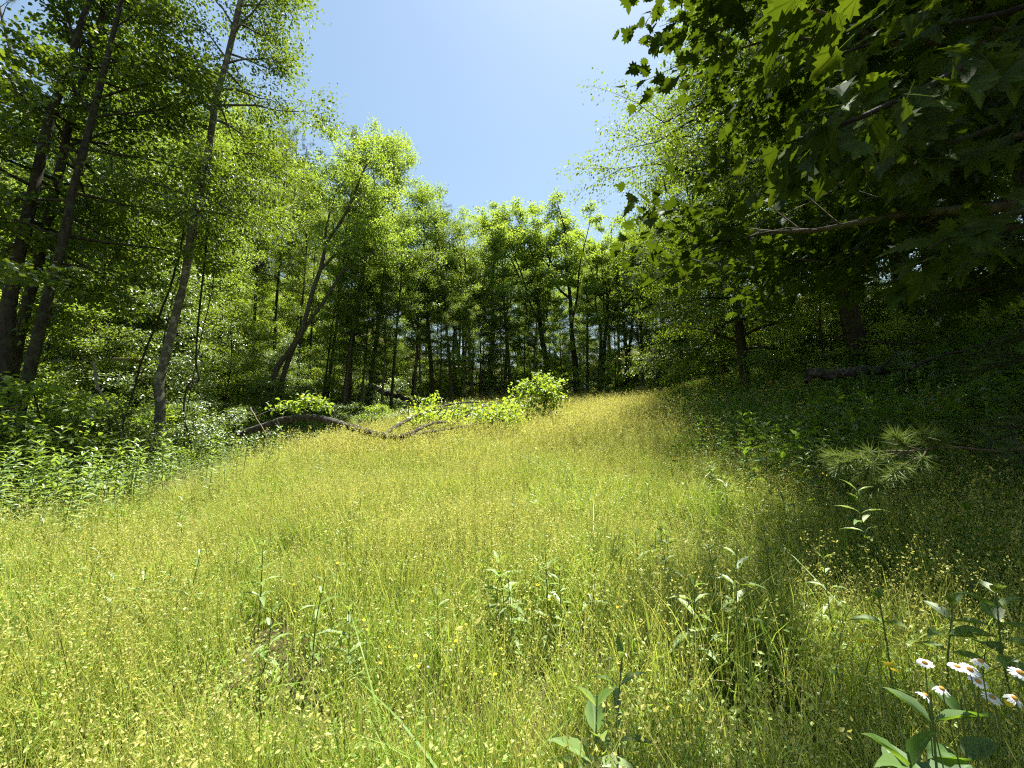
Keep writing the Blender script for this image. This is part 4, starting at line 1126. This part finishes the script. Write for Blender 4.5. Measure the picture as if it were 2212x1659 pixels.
def scatter(name, coll, pts, rot, scl, pick, label, cat):
    me = bpy.data.meshes.new(name)
    me.vertices.add(len(pts)); me.vertices.foreach_set('co', np.asarray(pts, np.float32).ravel())
    a = me.attributes.new('rot', 'FLOAT_VECTOR', 'POINT'); a.data.foreach_set('vector', np.asarray(rot, np.float32).ravel())
    a = me.attributes.new('scl', 'FLOAT', 'POINT'); a.data.foreach_set('value', np.asarray(scl, np.float32))
    a = me.attributes.new('pick', 'INT', 'POINT'); a.data.foreach_set('value', np.asarray(pick, np.int32))
    o = obj(name, me)
    ng = bpy.data.node_groups.new(name, 'GeometryNodeTree')
    ng.interface.new_socket('Geometry', in_out='INPUT', socket_type='NodeSocketGeometry')
    ng.interface.new_socket('Geometry', in_out='OUTPUT', socket_type='NodeSocketGeometry')
    N, L = ng.nodes, ng.links
    gi, go = N.new('NodeGroupInput'), N.new('NodeGroupOutput')
    ci = N.new('GeometryNodeCollectionInfo'); ci.inputs['Collection'].default_value = coll
    ci.inputs['Separate Children'].default_value = True; ci.inputs['Reset Children'].default_value = True
    ip = N.new('GeometryNodeInstanceOnPoints'); ip.inputs['Pick Instance'].default_value = True
    def na(n, t):
        k = N.new('GeometryNodeInputNamedAttribute'); k.data_type = t; k.inputs['Name'].default_value = n; return k.outputs['Attribute']
    L.new(gi.outputs[0], ip.inputs['Points']); L.new(ci.outputs[0], ip.inputs['Instance'])
    L.new(na('pick', 'INT'), ip.inputs['Instance Index']); L.new(na('rot', 'FLOAT_VECTOR'), ip.inputs['Rotation']); L.new(na('scl', 'FLOAT'), ip.inputs['Scale'])
    L.new(ip.outputs[0], go.inputs[0])
    md = o.modifiers.new('scatter', 'NODES'); md.node_group = ng
    tag(o, label, cat, kind='stuff')
    return o

rg = np.random.default_rng(400)
def in_view(x, y, m=150):
    z = ground_z(x, y) + .3; d = np.stack([x, y, z - EYE], -1); w = d[:, 1] * CP + d[:, 2] * SP
    px = CXP + FPX * d[:, 0] / np.maximum(w, .05)
    return (w > .4) & (px > -m) & (px < 2212 + m)
def sample(n, xr, yr, inside):
    x = rg.uniform(*xr, n); y = rg.uniform(*yr, n); k = inside(x, y) & in_view(x, y)
    return x[k], y[k]
def field(x, y, s, ph=0.):   # smooth patchiness 0..1
    v = np.sin(x * s + ph) * np.cos(y * s * 1.3 - ph) + .6 * np.sin(x * s * 2.3 - y * s * 1.7 + 2 * ph) + .4 * np.sin(x * s * 4.1 + y * s * 3.3 + ph)
    return .5 + .25 * v

def slope_rot(x, y, jit):
    e = .15
    sx = (ground_z(x + e, y) - ground_z(x - e, y)) / (2 * e); sy = (ground_z(x, y + e) - ground_z(x, y - e)) / (2 * e)
    return sx, sy
def oriented(x, y, jit=.05):
    """Euler angles that lay a patch on the slope with a random spin"""
    sx, sy = slope_rot(x, y, jit); out = np.zeros((len(x), 3)); sp_ = rg.random(len(x)) * 6.283
    for i in range(len(x)):
        n = Vector((-sx[i] + rg.normal(0, jit), -sy[i] + rg.normal(0, jit), 1)).normalized()
        q = Vector((0, 0, 1)).rotation_difference(n)
        out[i] = (q.to_matrix() @ Matrix.Rotation(sp_[i], 3, 'Z')).to_euler()
    return out
near_p = [grass_patch(500 + i, .38, .34, .0050, dry=230, green=150, stalks=70, seeds=6, leaves=240, straw=35) for i in range(4)]      # 0-3 dry, seeding
near_p += [grass_patch(510 + i, .38, .33, .0055, dry=90, green=330, stalks=30, seeds=5, leaves=260, straw=15, lsize=.023) for i in range(3)]   # 4-6 green
near_p += [grass_patch(520 + i, .36, .24, .0050, dry=60, green=120, stalks=30, seeds=4, leaves=520, straw=70, lsize=.023) for i in range(3)]   # 7-9 leafy low
near_p += [grass_patch(530 + i, .34, .40, .0055, dry=60, green=140, stalks=20, seeds=5, leaves=160, arch=22, lsize=.026) for i in range(2)]   # 10-11 arching blades
C_NEAR = proto_collection('patch', near_p)
far_p = [grass_patch(540, .62, .42, .011, dry=150, green=20, stalks=110, seeds=5, spike=.03, leaves=80, lsize=.04, segs=2),
         grass_patch(541, .62, .42, .011, dry=240, green=60, stalks=70, seeds=5, spike=.028, leaves=160, lsize=.04, segs=2),
         grass_patch(542, .62, .40, .012, dry=60, green=260, stalks=30, seeds=4, spike=.026, leaves=300, lsize=.045, segs=2),
         grass_patch(543, .62, .42, .011, dry=190, green=120, stalks=60, seeds=6, spike=.028, leaves=180, lsize=.042, segs=2),
         grass_patch(544, .62, .46, .011, dry=120, green=30, stalks=150, seeds=6, spike=.03, leaves=60, lsize=.04, segs=2)]
C_FAR = proto_collection('farpatch', far_p)

inside_g = lambda x, y: (x > grass_left(y) - .6) & (x < grass_right(y) + 3.0) & (y < Y_FAR + 1.5)
x, y = sample(2300, (-9, 9.5), (.7, 9.2), inside_g)
f1, f2 = field(x, y, .9), field(x, y, 1.7, 2.0); u = rg.random(len(x)); n = len(x)
greener = np.clip((x - .8) / 3.0, 0, 1) * .5 + np.clip(-(x + 3.2) / 2, 0, 1) * .3
pick = np.where(u < .62 * (1.35 - f1) - greener * .6 + .1, rg.integers(0, 4, n), np.where(u < .80, rg.integers(4, 7, n), np.where(u < .94, rg.integers(7, 10, n), rg.integers(10, 12, n))))
bare = np.zeros(n, bool)
for px_, py_, r_ in ((590, 1420, .22), (610, 1480, .2), (1340, 1520, .22), (1650, 1560, .25), (1600, 1290, .2), (760, 1600, .18), (1010, 1560, .2)):
    g_ = hit(px_, py_); bare |= (x - g_[0]) ** 2 + (y - g_[1]) ** 2 < (r_ + .16) ** 2
kp = ~bare | (rg.random(n) < .12)
x, y, f2, pick = x[kp], y[kp], f2[kp], pick[kp]; n = len(x)
scatter('meadow_grass', C_NEAR, np.stack([x, y, ground_z(x, y)], -1), oriented(x, y), rg.uniform(.75, 1.2, n) * (.6 + .7 * f2), pick,
        'fine yellow green meadow grass with seed heads covering the sunny slope', 'grass')
x, y = sample(3000, (-9, 14), (8.6, 28), inside_g)
f1 = field(x, y, .35, 1.0); u = rg.random(len(x)); n = len(x)
gold = np.clip((y - 9) / 8, 0, 1) * .4
pick = np.where(u < .12 + gold * f1 * 1.3, np.where(rg.random(n) < .5, 0, 4), np.where(u < .60, 1, np.where(u < .82, 3, 2)))
pick = np.where((x > grass_right(y) - 1.2) & (rg.random(n) < .7), 2, pick)
scatter('far_meadow_grass', C_FAR, np.stack([x, y, ground_z(x, y)], -1), oriented(x, y), rg.uniform(.8, 1.2, n), pick,
        'golden seeding grass on the upper part of the meadow below the far trees', 'grass')

# tall weeds on both sides: the ones that show largest singly, the rest as one mass
WL = [weed_plant(600 + i, .95, 12, .15, M['weed'], whorl=(3, 2, 3, 2)[i]) for i in range(4)]
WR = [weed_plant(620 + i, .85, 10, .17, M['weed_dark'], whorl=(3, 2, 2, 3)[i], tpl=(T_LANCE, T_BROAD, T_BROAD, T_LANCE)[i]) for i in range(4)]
WLEAF = [leaf_obj_mesh('weed_leaf', T_LANCE, M['weed'], t) for t in (.15, .5, .85)]
inside_l = lambda x, y: (x < grass_left(y) + .1 + .7 * rg.normal(0, 1, len(x))) & (x > forest_left(y) - 3.5) & (y < Y_FAR)
inside_r = lambda x, y: (x > grass_right(y) - .2 - .7 * np.abs(rg.normal(0, 1, len(x)))) & (x < forest_right(y) + 5) & (y < Y_FAR)
def weeds(n, xr, yr, inside, protos, nsingle, name, label, mass_name, mass_label, group, coll, hs, leafy=0):
    x, y = sample(n, xr, yr, inside)
    o = np.argsort(x * x + y * y); x, y = x[o], y[o]
    sc = rg.uniform(*hs, len(x)) * (np.where((x > -8) & (y > 7.5) & (y < 15), .5, np.interp(y, [7.5, 10, 15, 18], [1, .75, .7, .8])) if xr[0] < 0 else np.interp(y, [2.5, 5], [.55, 1])); rz = rg.random(len(x)) * 6.283; pk = rg.integers(0, len(protos), len(x))
    z = ground_z(x, y)
    for i in range(min(nsingle, len(x))):
        w = protos[pk[i]]
        e = thing(name, ('tall ' if sc[i] > 1.08 else 'low ' if sc[i] < .85 else 'middling ') + label, 'plant', (x[i], y[i], z[i]), group)
        e.rotation_euler = (rg.normal(0, .08), rg.normal(0, .08), rz[i]); e.scale = (sc[i],) * 3
        obj('stem', w[1], e)
        if i < leafy:
            for p, a, s in zip(*w[4]): obj('leaf', WLEAF[int(rg.integers(3))], e, matrix=frame(p, a, (.001, 0, 1), s))
        else:
            obj('foliage', w[2], e)
    k = slice(nsingle, None)
    rot = np.stack([rg.normal(0, .1, len(x)), rg.normal(0, .1, len(x)), rz], -1)
    scatter(mass_name, coll, np.stack([x, y, z], -1)[k], rot[k], sc[k], pk[k], mass_label, 'weeds')
weeds(6200, (-15, 0), (2.2, 24), inside_l, WL, 260, 'weed_plant', 'leafy weed with drooping narrow leaves at the sunny foot of the dark maples', 'tall_weeds',
      'dense bank of tall narrow leaved weeds in front of the woods', 'weeds below the dark maples', proto_collection('weedl', [w[0] for w in WL]), (.75, 1.25), leafy=50)
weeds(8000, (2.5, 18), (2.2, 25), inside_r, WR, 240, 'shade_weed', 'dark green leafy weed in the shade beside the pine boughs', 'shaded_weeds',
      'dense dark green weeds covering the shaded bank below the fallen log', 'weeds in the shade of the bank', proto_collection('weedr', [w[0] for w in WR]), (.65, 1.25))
# forest floor cover
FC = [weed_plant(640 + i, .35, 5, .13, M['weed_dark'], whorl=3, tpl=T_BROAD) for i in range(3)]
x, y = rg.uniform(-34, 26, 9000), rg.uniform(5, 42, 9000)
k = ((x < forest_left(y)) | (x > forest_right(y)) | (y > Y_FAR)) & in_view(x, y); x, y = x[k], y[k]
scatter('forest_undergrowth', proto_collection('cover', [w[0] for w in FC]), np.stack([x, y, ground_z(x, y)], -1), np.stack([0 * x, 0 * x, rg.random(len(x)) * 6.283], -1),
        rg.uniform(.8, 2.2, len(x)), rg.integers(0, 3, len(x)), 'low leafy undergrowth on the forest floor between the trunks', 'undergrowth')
x, y = sample(2600, (2.0, 11), (4.5, 21), lambda x, y: np.abs(x - grass_right(y) + .3) < .25 + .7 * np.abs(rg.normal(0, .6, len(x))))
x, y = x[:520], y[:520]
scatter('edge_weeds', proto_collection('weede', [w[0] for w in WL]), np.stack([x, y, ground_z(x, y)], -1), np.stack([rg.normal(0, .1, len(x)), rg.normal(0, .1, len(x)), rg.random(len(x)) * 6.283], -1),
        rg.uniform(.5, .95, len(x)), rg.integers(0, 4, len(x)), 'ragged strip of bright leafy weeds where the sunny grass meets the shade', 'weeds')
